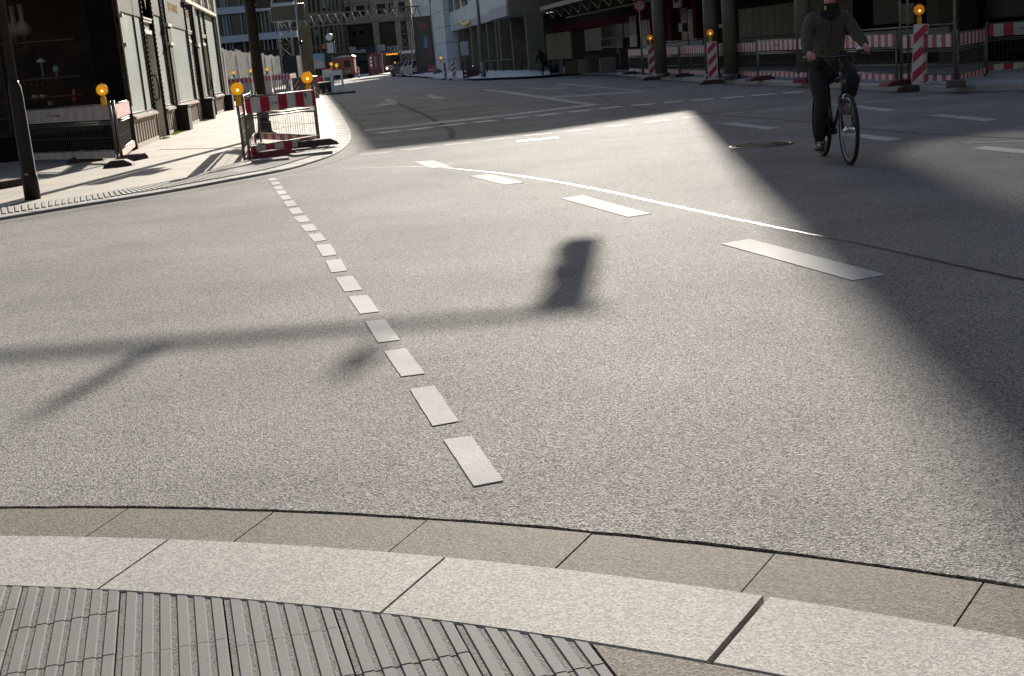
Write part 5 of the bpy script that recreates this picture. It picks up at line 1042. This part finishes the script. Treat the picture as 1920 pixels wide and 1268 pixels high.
# striped marker posts, red kiosks
for x, y0, y1, Y, lb in ((672, 134, 115, 160, 'small red and white ringed post right of the red trailer'), (696.5, 127, 107, 170, 'raised ringed post in front of the dark red kiosks')):
    g = V(x, y0, Y); k = (y0 - y1) * Y / 2400; b = MB()
    for j in range(6): b.tube((0, 0, k * j / 6), (0, 0, k * (j + 1) / 6), .13, 10, mi=j % 2)
    o = b.build('ringed_post', [REDR, WHR]); o.location = (g.x, Y, 0 if x == 672 else 1.0); tag(o, lb, 'marker post')
for x0, x1, yt, lb in ((690, 697, 103, 'left narrow dark red kiosk column'), (699, 711, 101, 'wide dark red kiosk with curved roof left of the bus'), (711.5, 717, 103, 'right narrow dark red kiosk column beside the bus')):
    a, c = V(x0, 120, 178).x, V(x1, 120, 178).x; h = V(700, yt, 178).z; b = MB(); b.box(0, 0, 0, c - a, .8, h); b.box(-.05, -.05, h, c - a + .05, .85, h + .1); b.box((c - a) * .3, -.03, .9, (c - a) * .6, 0, h - .4, 1); o = b.build('kiosk', [mat('dark_red_kiosk', (.09, .012, .025), .5, 0, .2, 3), DSTEEL]); o.location = (a, 178, 0); tag(o, lb, 'kiosk', 'dark red kiosks beside the bus')
# ---- vehicles
def wheel(t, x, y, r=.32, w_=.22):
    b = MB(); b.lathe([(r * .6, -w_ / 2), (r * .95, -w_ / 2), (r, -w_ / 4), (r, w_ / 4), (r * .95, w_ / 2), (r * .6, w_ / 2)], (x, y, r), 'x', n=22); wh = b.build('wheel', BLACK, t)
    b = MB(); b.lathe([(.02, -w_ * .42), (r * .6, -w_ * .4), (r * .62, w_ * .4), (.02, w_ * .42)], (x, y, r), 'x', n=16); b.build('rim', STEEL, wh)
def car(name, label, loc, rz, colr, hatch=True):
    """nose towards +y in local space; width 1.78, length 4.2"""
    t = thing(name, label, 'car', loc, rz, 'cars queueing at the street end'); W = .89
    P = [(-2.1, .35), (-2.1, .75), (-2.0, 1.0), (-1.55, 1.08), (1.0, .98), (1.85, .80), (2.1, .6), (2.1, .3), (1.75, .22), (-1.8, .22)]
    b = MB(); 
    for sx in (1,):
        rows = []
        for xx, k in ((-W, .90), (-W * .97, .97), (-W * .8, 1.0), (0, 1.01), (W * .8, 1.0), (W * .97, .97), (W, .90)): rows.append([(xx, y * (1 if abs(xx) < W * .95 else .985), .25 + (z - .25) * k) for y, z in P])
        n_ = len(P); vs = [v for r in rows for v in r]; fs = []
        for i in range(len(rows) - 1):
            for j in range(n_): fs.append((i * n_ + j, i * n_ + (j + 1) % n_, (i + 1) * n_ + (j + 1) % n_, (i + 1) * n_ + j))
        fs += [tuple(range(n_)), tuple(range((len(rows) - 1) * n_, len(rows) * n_))[::-1]]; b.add(vs, fs, 0, False)
    pm = mat(name + '_paint' + str(colr[0]), colr, .3, .5, .05, 2, coat=.6); b.build('body', pm, t)
    b = MB(); rl, rr = -1.95, 1.0
    lo = [(-.80, rl, 1.03), (.80, rl, 1.03), (.80, rr, 1.0), (-.80, rr, 1.0)]; hi = [(-.62, -1.55, 1.46), (.62, -1.55, 1.46), (.62, .25, 1.50), (-.62, .25, 1.50)]
    b.add(lo + hi, [(4, 5, 6, 7), (0, 1, 5, 4), (1, 2, 6, 5), (2, 3, 7, 6), (3, 0, 4, 7)]); b.build('cabin_glass', GLASSD, t)
    b = MB(); b.box(-.63, -1.6, 1.455, .63, .25, 1.505)
    for sx in (-1, 1):
        for a, c in ((lo[0], hi[0]), (lo[3], hi[3])): b.obox((sx * abs(a[0]), a[1], a[2]), (sx * abs(c[0]), c[1], c[2]), .09, .06)
        b.obox((sx * .8, -.4, 1.02), (sx * .63, -.5, 1.48), .08, .04)
    b.build('roof', pm, t)
    for sx in (-1, 1):
        for y in (-1.3, 1.3): wheel(t, sx * .78, y)
        b = MB(); b.box(sx * .58, -2.13, .82, sx * .86, -2.02, 1.02); b.build('tail_light', mat('tail_red', (.25, .02, .03), .3), t)
        b = MB(); b.box(sx * .55, 1.95, .62, sx * .84, 2.12, .76); b.build('headlight', mat('headlight_glass', (.6, .6, .58), .2), t)
        b = MB(); b.box(sx * .9, .6, .98, sx * 1.04, .72, 1.12); b.build('mirror', pm, t)
    b = MB(); b.box(-.26, -2.12, .5, .26, -2.1, .61); b.box(-.26, 2.1, .42, .26, 2.12, .53); b.build('number_plate', WHR, t)
    b = MB(); b.box(-.85, -2.12, .24, .85, -2.08, .42); b.build('bumper', BLACK, t)
    return t
q = V(771, 142, 122); car('hatchback', 'silver hatchback seen from behind with dark tail lights, nearest car at the street end', (q.x + .2, 125, 0), .35, (.40, .41, .42))
q = V(786, 142, 122); car('compact_car', 'teal blue car half hidden by the advertising pylon', (V(788, 140, 127).x + .5, 128, 0), PI + .35, (.16, .26, .27))
q = V(757, 140, 128); car('dark_car', 'dark grey car partly behind the silver hatchback', (V(757, 140, 134).x, 136, 0), .4, (.07, .075, .08))
# bus
x0, x1 = V(722.5, 110, 196).x, V(746, 110, 196).x; w_ = 2.5; t = thing('city_bus', 'red city bus facing us with orange destination display and lit headlights', 'bus', ((x0 + x1) / 2 + .1, 196, 0), .30)
b = MB(); b.prism([(-1.25, .35), (1.25, .35), (1.28, 1.0), (1.28, 2.9), (1.15, 3.0), (-1.15, 3.0), (-1.28, 2.9), (-1.28, 1.0)], 0, 11.5, 'y'); b.build('body', mat('bus_red', (.26, .02, .03), .35, 0, .1, 2, coat=.4), t, bevel=.05)
b = MB(); b.box(-1.18, -.05, 1.15, 1.18, 0, 2.5); b.build('windscreen', GLASSD, t); b = MB(); b.box(-1.18, -.06, 2.5, 1.18, 0, 2.9); b.build('display_box', BLACK, t)
text('destination', '37 BRAMFELD', .3, t, (0, -.09, 2.7), m=mat('orange_led', (1.0, .35, .02), .5, emit=1.2)); 
b = MB(); b.box(-1.2, -.07, .92, 1.2, 0, 1.08); b.build('silver_trim', STEEL, t); b = MB(); b.box(1.27, .6, 1.2, 1.30, 11, 2.5); b.box(-1.30, .6, 1.2, -1.27, 11, 2.5); b.build('side_windows', GLASSD, t)
b = MB(); b.box(-1.29, .2, 2.75, 1.31, 11.3, 3.02); b.build('roof', mat('bus_roof', (.5, .5, .5), .5), t)
for sx in (-1, 1): b = MB(); b.lathe([(.14, -.08), (.14, -.02), (.01, -.02)], (sx * .95, 0, .72), 'y', n=12); b.build('headlight', mat('headlight_on', (1.0, .9, .75), .3, emit=2.2), t); wheel(t, sx * 1.1, 2.5, .48, .3)
# long white bus roof/side behind the tower
q0, q1 = V(748, 100, 200).x, V(784, 100, 200).x; t = thing('articulated_bus', 'side of a bus with pale roof behind the right scaffold tower', 'bus', (q0, 206, 0))
b = MB(); b.box(0, 0, .3, q1 - q0, 2.5, 2.7); b.build('body', mat('bus_dark', (.035, .03, .03), .3), t); b = MB(); b.box(0, -.03, 2.7, q1 - q0, 2.5, 3.15); b.build('roof', mat('bus_roof', (.5, .5, .5)), t)
# leaning striped post + lamp in front of bus
p = Gz(748, 144, 0); p = V(746, 142, 118); p.z = 0; t, p_, zt = leitbake(746, 142, 1.0, 'small leaning striped beacon in front of the bus', z=0, w_=.26, lean=-.12, tilt=.5); beacon(Vector((p_.x - .18, p_.y, 1.12)), 0, 'tiny amber lamp above the leaning beacon in front of the bus', 1.1)
# weeds at the shopfront base
for i, (s_, lb) in enumerate(((1.9, 'small tuft of weeds at the foot of the third dark column'), (2.9, 'weed tuft between the column and the first beige pier'), (-.3, 'weed tuft by the shop door nearest the camera'), (10.9, 'weed tuft farther along the shopfront base'))):
    p = PL.o + PL.d * s_ - PL.n * .12; b = MB()
    for k in range(160):
        a = random.uniform(0, 6.28); r = random.uniform(0, 1); x, y = .45 * r * math.cos(a), .12 * r * math.sin(a); h = random.uniform(.02, .07); q = random.uniform(0, 6.28); dx_, dy_ = .02 * math.cos(q), .02 * math.sin(q)
        b.add([(x - dy_ * .3, y + dx_ * .3, 0), (x + dy_ * .3, y - dx_ * .3, 0), (x + dx_, y + dy_, h)], [(0, 1, 2)])
    o = b.build('weed_tuft', mat('weed_green', (.14, .19, .035), .7, 0, .4, 20, trans=.3), fix=False); o.location = (p.x, p.y, LP); o.rotation_euler = (0, 0, PL.rz); tag(o, lb, 'weeds', 'weeds along the shopfront')
# ================================================================== CYCLIST
fw = G(1591, 309); rw = G(1546, 294); hd = (fw - rw).normalized(); mid = (fw + rw) / 2; hz = math.atan2(hd.y, hd.x)
bike = thing('bicycle', 'black city bicycle with silver rims ridden towards the camera in the shaded road', 'bicycle', (mid.x, mid.y, 0), hz)
FX, RX, WR = .55, -.55, .348
BF = BLACKM
def bwheel(x, front_):
    b = MB(); nseg, ntube = 48, 10
    vs = []; 
    for i in range(nseg):
        a = 2 * PI * i / nseg
        for j in range(ntube): q = 2 * PI * j / ntube; r = WR - .020 + .020 * math.cos(q); vs.append((x + r * math.cos(a), .020 * math.sin(q), WR + r * math.sin(a)))
    b.add(vs, [(i * ntube + j, i * ntube + (j + 1) % ntube, ((i + 1) % nseg) * ntube + (j + 1) % ntube, ((i + 1) % nseg) * ntube + j) for i in range(nseg) for j in range(ntube)], 0, True)
    wh = b.build('wheel', mat('tyre', (.012, .012, .012), .8, 0, .2, 30), bike)
    b = MB(); b.lathe([(WR - .040, -.013), (WR - .052, -.010), (WR - .052, .010), (WR - .040, .013)], (x, 0, WR), 'y', n=48); 
    b2 = MB()
    vs = []
    for i in range(48):
        a = 2 * PI * i / 48
        for (r, y) in ((WR - .040, -.013), (WR - .054, -.010), (WR - .054, .010), (WR - .040, .013)): vs.append((x + r * math.cos(a), y, WR + r * math.sin(a)))
    b2.add(vs, [(i * 4 + j, i * 4 + (j + 1) % 4, ((i + 1) % 48) * 4 + (j + 1) % 4, ((i + 1) % 48) * 4 + j) for i in range(48) for j in range(4)], 0, True); b2.build('rim', mat('dull_rim', (.3, .3, .3), .3, 1.0, .2, 9), wh)
    b = MB()
    for i in range(32): a = 2 * PI * i / 32; o_ = .3 if i % 4 < 2 else -.3; y = .028 if i % 2 else -.028; b.tube((x + .028 * math.cos(a + o_), y, WR + .028 * math.sin(a + o_)), (x + (WR - .054) * math.cos(a), 0, WR + (WR - .054) * math.sin(a)), .0016, 4)
    b.build('spokes', STEEL, wh)
    b = MB(); b.lathe([(.012, -.06), (.035, -.035), (.04, -.03), (.028, 0), (.04, .03), (.035, .035), (.012, .06)], (x, 0, WR), 'y', n=16); b.build('hub', CHROME, wh)
    return wh
bwheel(FX, True); bwheel(RX, False)
b = MB(); BBp = (-.10, 0, .29); HTt = (.335, 0, .90); HTb = (.385, 0, .70); STt = (-.26, 0, .76)
b.tube(BBp, STt, .016, 10); b.tube(BBp, HTb, .02, 10); b.tube(STt, (HTt[0] + .01, 0, .86), .016, 10); b.tube(HTb, HTt, .024, 12)
for y in (-.05, .05): b.path([(BBp[0], y * .6, BBp[2]), (RX, y, WR)], .010, 8); b.path([(STt[0], y * .4, STt[2] - .04), (RX, y, WR)], .008, 8)
b.lathe([(.03, -.04), (.03, .04)], BBp, 'y', n=14); b.build('frame', BF, bike)
b = MB(); b.path([(HTb[0], -.0, HTb[2]), (.40, -.05, .66), (.43, -.055, .58), (FX, -.055, WR)], .013, 8); b.path([(HTb[0], 0, HTb[2]), (.40, .05, .66), (.43, .055, .58), (FX, .055, WR)], .013, 8); b.build('fork', BF, bike)
b = MB()
def mudg(x, a0, a1):
    n2 = 18; vs = []
    for i in range(n2 + 1):
        a = a0 + (a1 - a0) * i / n2
        for y, r in ((-.028, WR + .012), (0, WR + .022), (.028, WR + .012)): vs.append((x + r * math.cos(a), y, WR + r * math.sin(a)))
    b.add(vs, [(i * 3 + j, i * 3 + j + 1, i * 3 + j + 4, i * 3 + j + 3) for i in range(n2) for j in range(2)], 0, True)
mudg(RX, .6, 3.6); b.build('mudguard', mat('black_mudguard', (.02, .018, .016), .35), bike)
b = MB(); b.tube(STt, (-.30, 0, .92), .013, 8); b.build('seat_post', CHROME, bike)
b = MB(); b.path([(-.42, 0, .955), (-.36, 0, .965), (-.28, 0, .955), (-.20, 0, .95), (-.13, 0, .945)], [.07, .085, .06, .03, .02], 10); b.build('saddle', BLACK, bike)
b = MB(); b.tube(HTt, (.30, 0, 1.04), .016, 10); b.tube((.30, 0, 1.035), (.345, 0, 1.05), .018, 8); b.build('stem', BLACK, bike)
b = MB(); HB = [(.20, -.31, 1.055), (.27, -.22, 1.065), (.33, -.08, 1.05), (.345, 0, 1.05), (.33, .08, 1.05), (.27, .22, 1.085), (.20, .31, 1.09)]; b.path(HB, .0125, 10); b.build('handlebar', BF, bike)
for s_ in (0, 6): 
    a = Vector(HB[s_]); c = Vector(HB[1 if s_ == 0 else 5]); dd = (a - c).normalized(); b = MB(); b.tube(a - dd * .10, a + dd * .045, .019, 12); b.build('grip', BLACK, bike)
    b = MB(); b.path([tuple(c + Vector((.03, 0, -.005))), tuple(c.lerp(a, .45) + Vector((.075, 0, -.03))), tuple(a + Vector((.06, 0, -.045)))], .007, 6); b.build('brake_lever', BLACK, bike)
b = MB(); b.lathe([(.038, 0), (.036, .015), (.022, .03), (.004, .034)], (.285, .19, 1.10), 'z', n=18); b.build('bell', CHROME, bike)
b = MB(); b.path([(.30, .16, 1.05), (.36, .10, .98), (.38, .04, .88), (.40, .02, .75)], .004, 6); b.path([(.30, -.16, 1.05), (.38, -.10, .96), (.38, -.03, .86), (.30, -.02, .80)], .004, 6); b.build('cables', BLACK, bike)
b = MB(); b.lathe([(.012, 0), (.028, .015), (.034, .05), (.034, .06), (.004, .062)], (.40, .0, .66), 'x', n=18); hl = b.build('headlamp', CHROME, bike)
b = MB(); b.lathe([(.03, .061), (.002, .066)], (.40, 0, .66), 'x', n=18); b.build('headlamp_glass', mat('lamp_glass', (.8, .8, .75), .1), hl)
for y, ang in ((-.075, -PI / 2), (.075, PI / 2)):
    px_, pz_ = BBp[0] + .17 * math.cos(ang) * 1.0, BBp[2] + .17 * math.sin(ang)
    b = MB(); b.tube((BBp[0], y, BBp[2]), (px_, y * 1.1, pz_), .011, 8); cr = b.build('crank', CHROME, bike); b = MB(); b.box(px_ - .045, y + (.03 if y > 0 else -.12), pz_ - .012, px_ + .045, y + (.12 if y > 0 else -.03), pz_ + .012); b.build('pedal', BLACK, cr)
b = MB(); b.prism([(BBp[0] + .10, .25), (BBp[0] + .12, .34), (BBp[0] + .05, .40), (BBp[0] - .05, .40), (RX + .03, .40), (RX - .06, .37), (RX - .05, .31)], -.075, -.05, 'y'); b.build('chain_case', BLACK, bike)
# rider: the body is one skinned mesh, clothes follow it
rider = thing('person', 'cyclist in grey knitted sweater, black neck scarf and dark trousers riding towards us', 'person', (mid.x, mid.y, 0), hz)
RH, LH = Vector((.215, -.285, 1.085)), Vector((.215, .285, 1.12))
body = {'pel': (-.29, 0, 1.00, .13, .15), 'abd': (-.25, 0, 1.13, .12, .14), 'che': (-.19, 0, 1.31, .12, .16), 'nek0': (-.135, 0, 1.47, .075, .085), 'nek': (-.095, 0, 1.56, .055), 'jaw': (-.045, 0, 1.635, .062), 'hed': (-.055, 0, 1.71, .085), 'top': (-.065, 0, 1.775, .07),
 'rs': (-.155, -.15, 1.425, .048), 're': (.00, -.265, 1.225, .034), 'rw': (.145, -.285, 1.105, .03), 'ls': (-.155, .15, 1.425, .048), 'le': (.00, .255, 1.225, .034), 'lw': (.145, .285, 1.14, .026),
 'rh': (-.27, -.10, .95, .09), 'rk': (.05, -.135, .60, .058), 'rc': (-.045, -.13, .40, .052), 'ra': (-.135, -.13, .20, .035), 'rt': (-.02, -.135, .15, .03),
 'lh': (-.27, .10, .95, .09), 'lk': (.12, .15, .80, .058), 'lc': (.02, .14, .62, .052), 'la': (-.12, .13, .55, .035), 'lt': (.00, .135, .495, .03)}
ed = [('pel', 'abd'), ('abd', 'che'), ('che', 'nek0'), ('nek0', 'nek'), ('nek', 'jaw'), ('jaw', 'hed'), ('hed', 'top'), ('che', 'rs'), ('rs', 're'), ('re', 'rw'), ('che', 'ls'), ('ls', 'le'), ('le', 'lw'), ('pel', 'rh'), ('rh', 'rk'), ('rk', 'rc'), ('rc', 'ra'), ('ra', 'rt'), ('pel', 'lh'), ('lh', 'lk'), ('lk', 'lc'), ('lc', 'la'), ('la', 'lt')]
skin('body', body, ed, 'pel', SKIN, rider)
sw = {'hem': (-.265, 0, .98, .165, .175), 'abd': (-.245, 0, 1.13, .15, .175), 'che': (-.19, 0, 1.30, .15, .195), 'nk': (-.145, 0, 1.45, .12, .14), 'rs': (-.16, -.175, 1.425, .085), 'rm': (-.09, -.228, 1.32, .074), 're': (-.00, -.268, 1.225, .066), 'rf': (.075, -.280, 1.16, .056), 'rw': (.135, -.285, 1.115, .047), 'ls': (-.16, .175, 1.425, .085), 'lm': (-.09, .215, 1.32, .074), 'le': (-.00, .255, 1.225, .064), 'lf': (.075, .272, 1.18, .055), 'lw': (.135, .285, 1.15, .047)}
swo = skin('sweater', sw, [('hem', 'abd'), ('abd', 'che'), ('che', 'nk'), ('che', 'rs'), ('rs', 'rm'), ('rm', 're'), ('re', 'rf'), ('rf', 'rw'), ('che', 'ls'), ('ls', 'lm'), ('lm', 'le'), ('le', 'lf'), ('lf', 'lw')], 'abd', WOOL, rider, 3)
b = MB(); b.path([(-.015, 0, 1.43), (-.035, 0, 1.36), (-.045, 0, 1.30)], .006, 6); b.build('zip', BLACK, swo)
for n_, z_ in (('rw', (.155, -.285, 1.105)), ('lw', (.155, .285, 1.14))): b = MB(); v0 = Vector((.125, z_[1], z_[2] + .02)); b.tube(v0, Vector(z_), .042, 14, r2=.036); b.build('cuff', WOOL, swo)
tr_ = {'pel': (-.29, 0, .97, .155, .165), 'rh': (-.25, -.11, .92, .115), 'rt': (-.08, -.13, .75, .10), 'rk': (.06, -.14, .60, .082), 'rc': (-.03, -.135, .42, .074), 'ra': (-.135, -.13, .185, .062), 'lh': (-.25, .11, .94, .115), 'lt': (-.06, .145, .88, .10), 'lk': (.125, .16, .80, .085), 'lc': (.02, .145, .66, .075), 'la': (-.10, .13, .585, .062)}
skin('trousers', tr_, [('pel', 'rh'), ('rh', 'rt'), ('rt', 'rk'), ('rk', 'rc'), ('rc', 'ra'), ('pel', 'lh'), ('lh', 'lt'), ('lt', 'lk'), ('lk', 'lc'), ('lc', 'la')], 'pel', TROU, rider, 2)
SHO = mat('dark_leather', (.03, .02, .016), .45, 0, .2, 12)
skin('shoe', {'a': (-.155, -.13, .20, .045), 'b': (-.15, -.13, .155, .048), 'c': (-.06, -.135, .145, .042, .048), 'd': (.035, -.14, .135, .03, .045)}, [('a', 'b'), ('b', 'c'), ('c', 'd')], 'b', SHO, rider)
skin('shoe', {'a': (-.145, .13, .56, .045), 'b': (-.14, .13, .505, .048), 'c': (-.05, .135, .495, .042, .048), 'd': (.045, .14, .485, .03, .045)}, [('a', 'b'), ('b', 'c'), ('c', 'd')], 'b', SHO, rider)
b = MB(); b.lathe([(.060, 1.575), (.085, 1.565), (.098, 1.545), (.092, 1.525), (.106, 1.505), (.112, 1.475), (.10, 1.45), (.07, 1.43)], (-.095, 0, 0), n=28); b.lathe([(.015, 1.415), (.04, 1.422), (.055, 1.44), (.06, 1.47)], (-.035, 0, 0), n=18); b.build('scarf', mat('black_knit', (.008, .008, .009), .95, 0, .3, 80, bump=.5), rider)
b = MB(); b.box(-.012, -.070, 1.51, .004, -.056, 1.545); b.build('scarf_tag', mat('lime_tag', (.4, .45, .03), .6), rider)
skin('hair', {'a': (-.13, 0, 1.66, .05), 'b': (-.115, 0, 1.75, .085, .09), 'c': (-.07, 0, 1.80, .08, .085)}, [('a', 'b'), ('b', 'c')], 'b', HAIR, rider)
b = MB(); b.path([(.035, 0, 1.72), (.052, 0, 1.695), (.06, 0, 1.68), (.035, 0, 1.672)], [.008, .012, .014, .008], 8); b.build('nose', SKIN, rider)
b = MB()
for y in (-.03, .03): b.lathe([(.001, -.012), (.009, -.008), (.012, 0), (.009, .008), (.001, .012)], (.018, y, 1.715), 'y', n=10)
b.build('eyes', mat('eye', (.1, .08, .07), .2), rider)
b = MB(); b.path([(.006, -.024, 1.642), (.02, 0, 1.645), (.006, .024, 1.642)], .006, 6); b.build('lips', mat('lip', (.38, .12, .11), .5), rider)
for y in (-.085, .085): b = MB(); b.lathe([(.008, -.008), (.026, 0), (.02, .008)], (-.055, y, 1.70), 'y', n=12); b.build('ear', SKIN, rider)
# hands: palm plus four bent fingers and a thumb closed round each grip
for side, W_ in ((-1, RH), (1, LH)):
    a = Vector(HB[0 if side < 0 else 6]); c = Vector(HB[1 if side < 0 else 5]); ax_ = (a - c).normalized(); gc = a - ax_ * .045; nodes = {}; ed_ = []
    wr = Vector((.14, .285 * side, 1.11 if side < 0 else 1.145)); back = (gc - wr).normalized()
    nodes['w'] = (*wr, .028, .03); pm_ = gc + Vector((-.035, 0, .022)); nodes['p'] = (*pm_, .024, .034); ed_.append(('w', 'p')); kn = gc + Vector((.012, 0, .034)); nodes['k'] = (*kn, .017, .034); ed_.append(('p', 'k'))
    hand = skin('hand', nodes, ed_, 'p', SKIN, rider)
    for f in range(4):
        u = (-.033 + .022 * f); base_ = gc + ax_ * u; ln_ = (.95, 1.05, 1.0, .85)[f]
        skin('finger', {'a': (*(base_ + Vector((.0, 0, .034))), .0095), 'b': (*(base_ + Vector((.030 * ln_, 0, .020))), .0092), 'c': (*(base_ + Vector((.034 * ln_, 0, -.012))), .0085), 'd': (*(base_ + Vector((.012, 0, -.031 * ln_))), .0075)}, [('a', 'b'), ('b', 'c'), ('c', 'd')], 'a', SKIN, hand, 2)
    tb = gc - ax_ * .05
    skin('thumb', {'a': (*(gc - ax_ * .02 + Vector((-.045, 0, .008))), .013), 'b': (*(tb + Vector((-.02, 0, -.014))), .0105), 'c': (*(tb - ax_ * .012 + Vector((.008, 0, -.024))), .009)}, [('a', 'b'), ('b', 'c')], 'a', SKIN, hand, 2)
ctex = bpy.data.textures.new('cloth_folds', 'CLOUDS'); ctex.noise_scale = .09; ctex.noise_depth = 2
for o_ in rider.children:
    if o_.name.startswith(('sweater', 'trousers', 'scarf')):
        dm = o_.modifiers.new('folds', 'DISPLACE'); dm.texture = ctex; dm.strength = .035 if o_.name.startswith('trou') else .022; dm.mid_level = .5; dm.texture_coords = 'LOCAL'
wn = WOOL.node_tree; wv = wn.nodes.new('ShaderNodeTexWave'); wv.bands_direction = 'Y'; wv.inputs['Scale'].default_value = 14; wv.inputs['Distortion'].default_value = 3.0; wv.inputs['Detail'].default_value = 3
for n_ in wn.nodes:
    if n_.type == 'BUMP': wn.links.new(wv.outputs['Fac'], n_.inputs['Height']); n_.inputs['Strength'].default_value = .9; n_.inputs['Distance'].default_value = .02
    if n_.type == 'TEX_COORD': wn.links.new(n_.outputs['Object'], wv.inputs['Vector'])
# ---- two distant dark figures by the arcade
def ped(px, py, Y, label, pose=0, rz=0):
    q = V(px, py, Y); s = q.z if False else 0; t = thing('person', label, 'person', (q.x, Y, q.z), rz)
    if pose == 0:
        N_ = {'p': (0, 0, .92, .12, .16), 'c': (0, 0, 1.3, .13, .19), 'n': (0, 0, 1.5, .06), 'h': (0, 0, 1.66, .09), 'ls': (.18, 0, 1.4, .065), 'le': (.24, .03, 1.1, .05), 'lw': (.25, -.1, .88, .035), 'rs': (-.18, 0, 1.4, .065), 're': (-.24, .03, 1.1, .05), 'rw': (-.22, -.12, .9, .035),
              'lh': (.09, 0, .85, .09), 'lk': (.11, -.12, .48, .065), 'la': (.12, -.06, .08, .045), 'lt': (.13, -.2, .04, .04), 'rh': (-.09, 0, .85, .09), 'rk': (-.1, .05, .47, .065), 'ra': (-.1, .2, .1, .045), 'rt': (-.1, .08, .04, .04)}
    else:
        N_ = {'p': (0.1, 0, .55, .16, .18), 'c': (-.06, -.1, .95, .16, .2), 'n': (-.12, -.2, 1.12, .07), 'h': (-.15, -.26, 1.27, .125), 'ls': (.12, -.15, 1.02, .07), 'le': (.1, -.4, .75, .05), 'lw': (-.1, -.5, .6, .04), 'rs': (-.22, -.1, 1.02, .07), 're': (-.35, -.3, .75, .05), 'rw': (-.4, -.5, .6, .04),
              'lh': (.2, 0, .5, .10), 'lk': (.35, -.45, .5, .08), 'la': (.35, -.35, .1, .05), 'lt': (.36, -.5, .04, .04), 'rh': (0, 0, .5, .1), 'rk': (-.05, -.5, .5, .08), 'ra': (-.05, -.4, .1, .05), 'rt': (-.06, -.55, .04, .04)}
    E_ = [('p', 'c'), ('c', 'n'), ('n', 'h'), ('c', 'ls'), ('ls', 'le'), ('le', 'lw'), ('c', 'rs'), ('rs', 're'), ('re', 'rw'), ('p', 'lh'), ('lh', 'lk'), ('lk', 'la'), ('la', 'lt'), ('p', 'rh'), ('rh', 'rk'), ('rk', 'ra'), ('ra', 'rt')]
    skin('body', N_, E_, 'p', mat('black_coat', (.010, .010, .014), .9, 0, .2, 5), t)
    hx = N_['h']; skin('hair', {'a': (hx[0], hx[1] + .02, hx[2] + .02, .10), 'b': (hx[0], hx[1] + .03, hx[2] + .08, .08)}, [('a', 'b')], 'a', HAIR, t)
    return t
q = V(911, 126.3, 104)
t = ped(913, 126.3, 96, 'dark standing person walking past the colonnade behind the low railing', 0, .4); t.location.z = .44
b = MB(); b.box(-.3, -.16, .62, -.2, -.14, .85); b.build('paper', WHR, t)
t = ped(1018, 124, 67, 'dark crouching person with a bag behind the concrete block', 1, 0); t.location = (V(1018, 124, 66.5).x, 66.5, RP)
b = MB(); b.lathe([(.12, -.2), (.2, -.1), (.22, .1), (.14, .25)], (.55, -.1, .25), n=10); b.build('bag', BLACK, t)
# ---- the blocks that close the crossing behind and beside the camera (they shut out the low sky)
BK = brick_mat('brown_facade', (.16, .135, .105), (.14, .12, .095), (.07, .06, .05), 1.8, .9, .85, .03, -PI / 2, .5, .2, .25)
for nm, lb, x0, y0, x1, y1, h in (('corner_block', 'brown office block behind the camera, out of the picture', -40, -34, 34, -20, 22), ('side_block', 'brown office block left of the camera, out of the picture', -44, -14, -26, 12, 22), ('side_block', 'brown office block right of the camera, out of the picture', 26, -14, 44, 8, 24)):
    t = thing(nm, lb, 'building', ((x0 + x1) / 2, (y0 + y1) / 2, 0)); b = MB(); hx, hy = (x1 - x0) / 2, (y1 - y0) / 2; b.box(-hx, -hy, 0, hx, hy, h); b.build('wall', BK, t)
    b = MB()
    for k in range(5):
        z = 1.2 + k * 4
        for j in range(int((x1 - x0) / 4)): xx = -hx + 1 + j * 4; b.box(xx, hy, z, xx + 1.8, hy + .03, z + 2.4)
        for j in range(int((y1 - y0) / 4)): yy = -hy + 1 + j * 4; b.box(hx, yy, z, hx + .03, yy + 1.8, z + 2.4); b.box(-hx - .03, yy, z, -hx, yy + 1.8, z + 2.4)
    b.build('window_band', GLASSD, t)
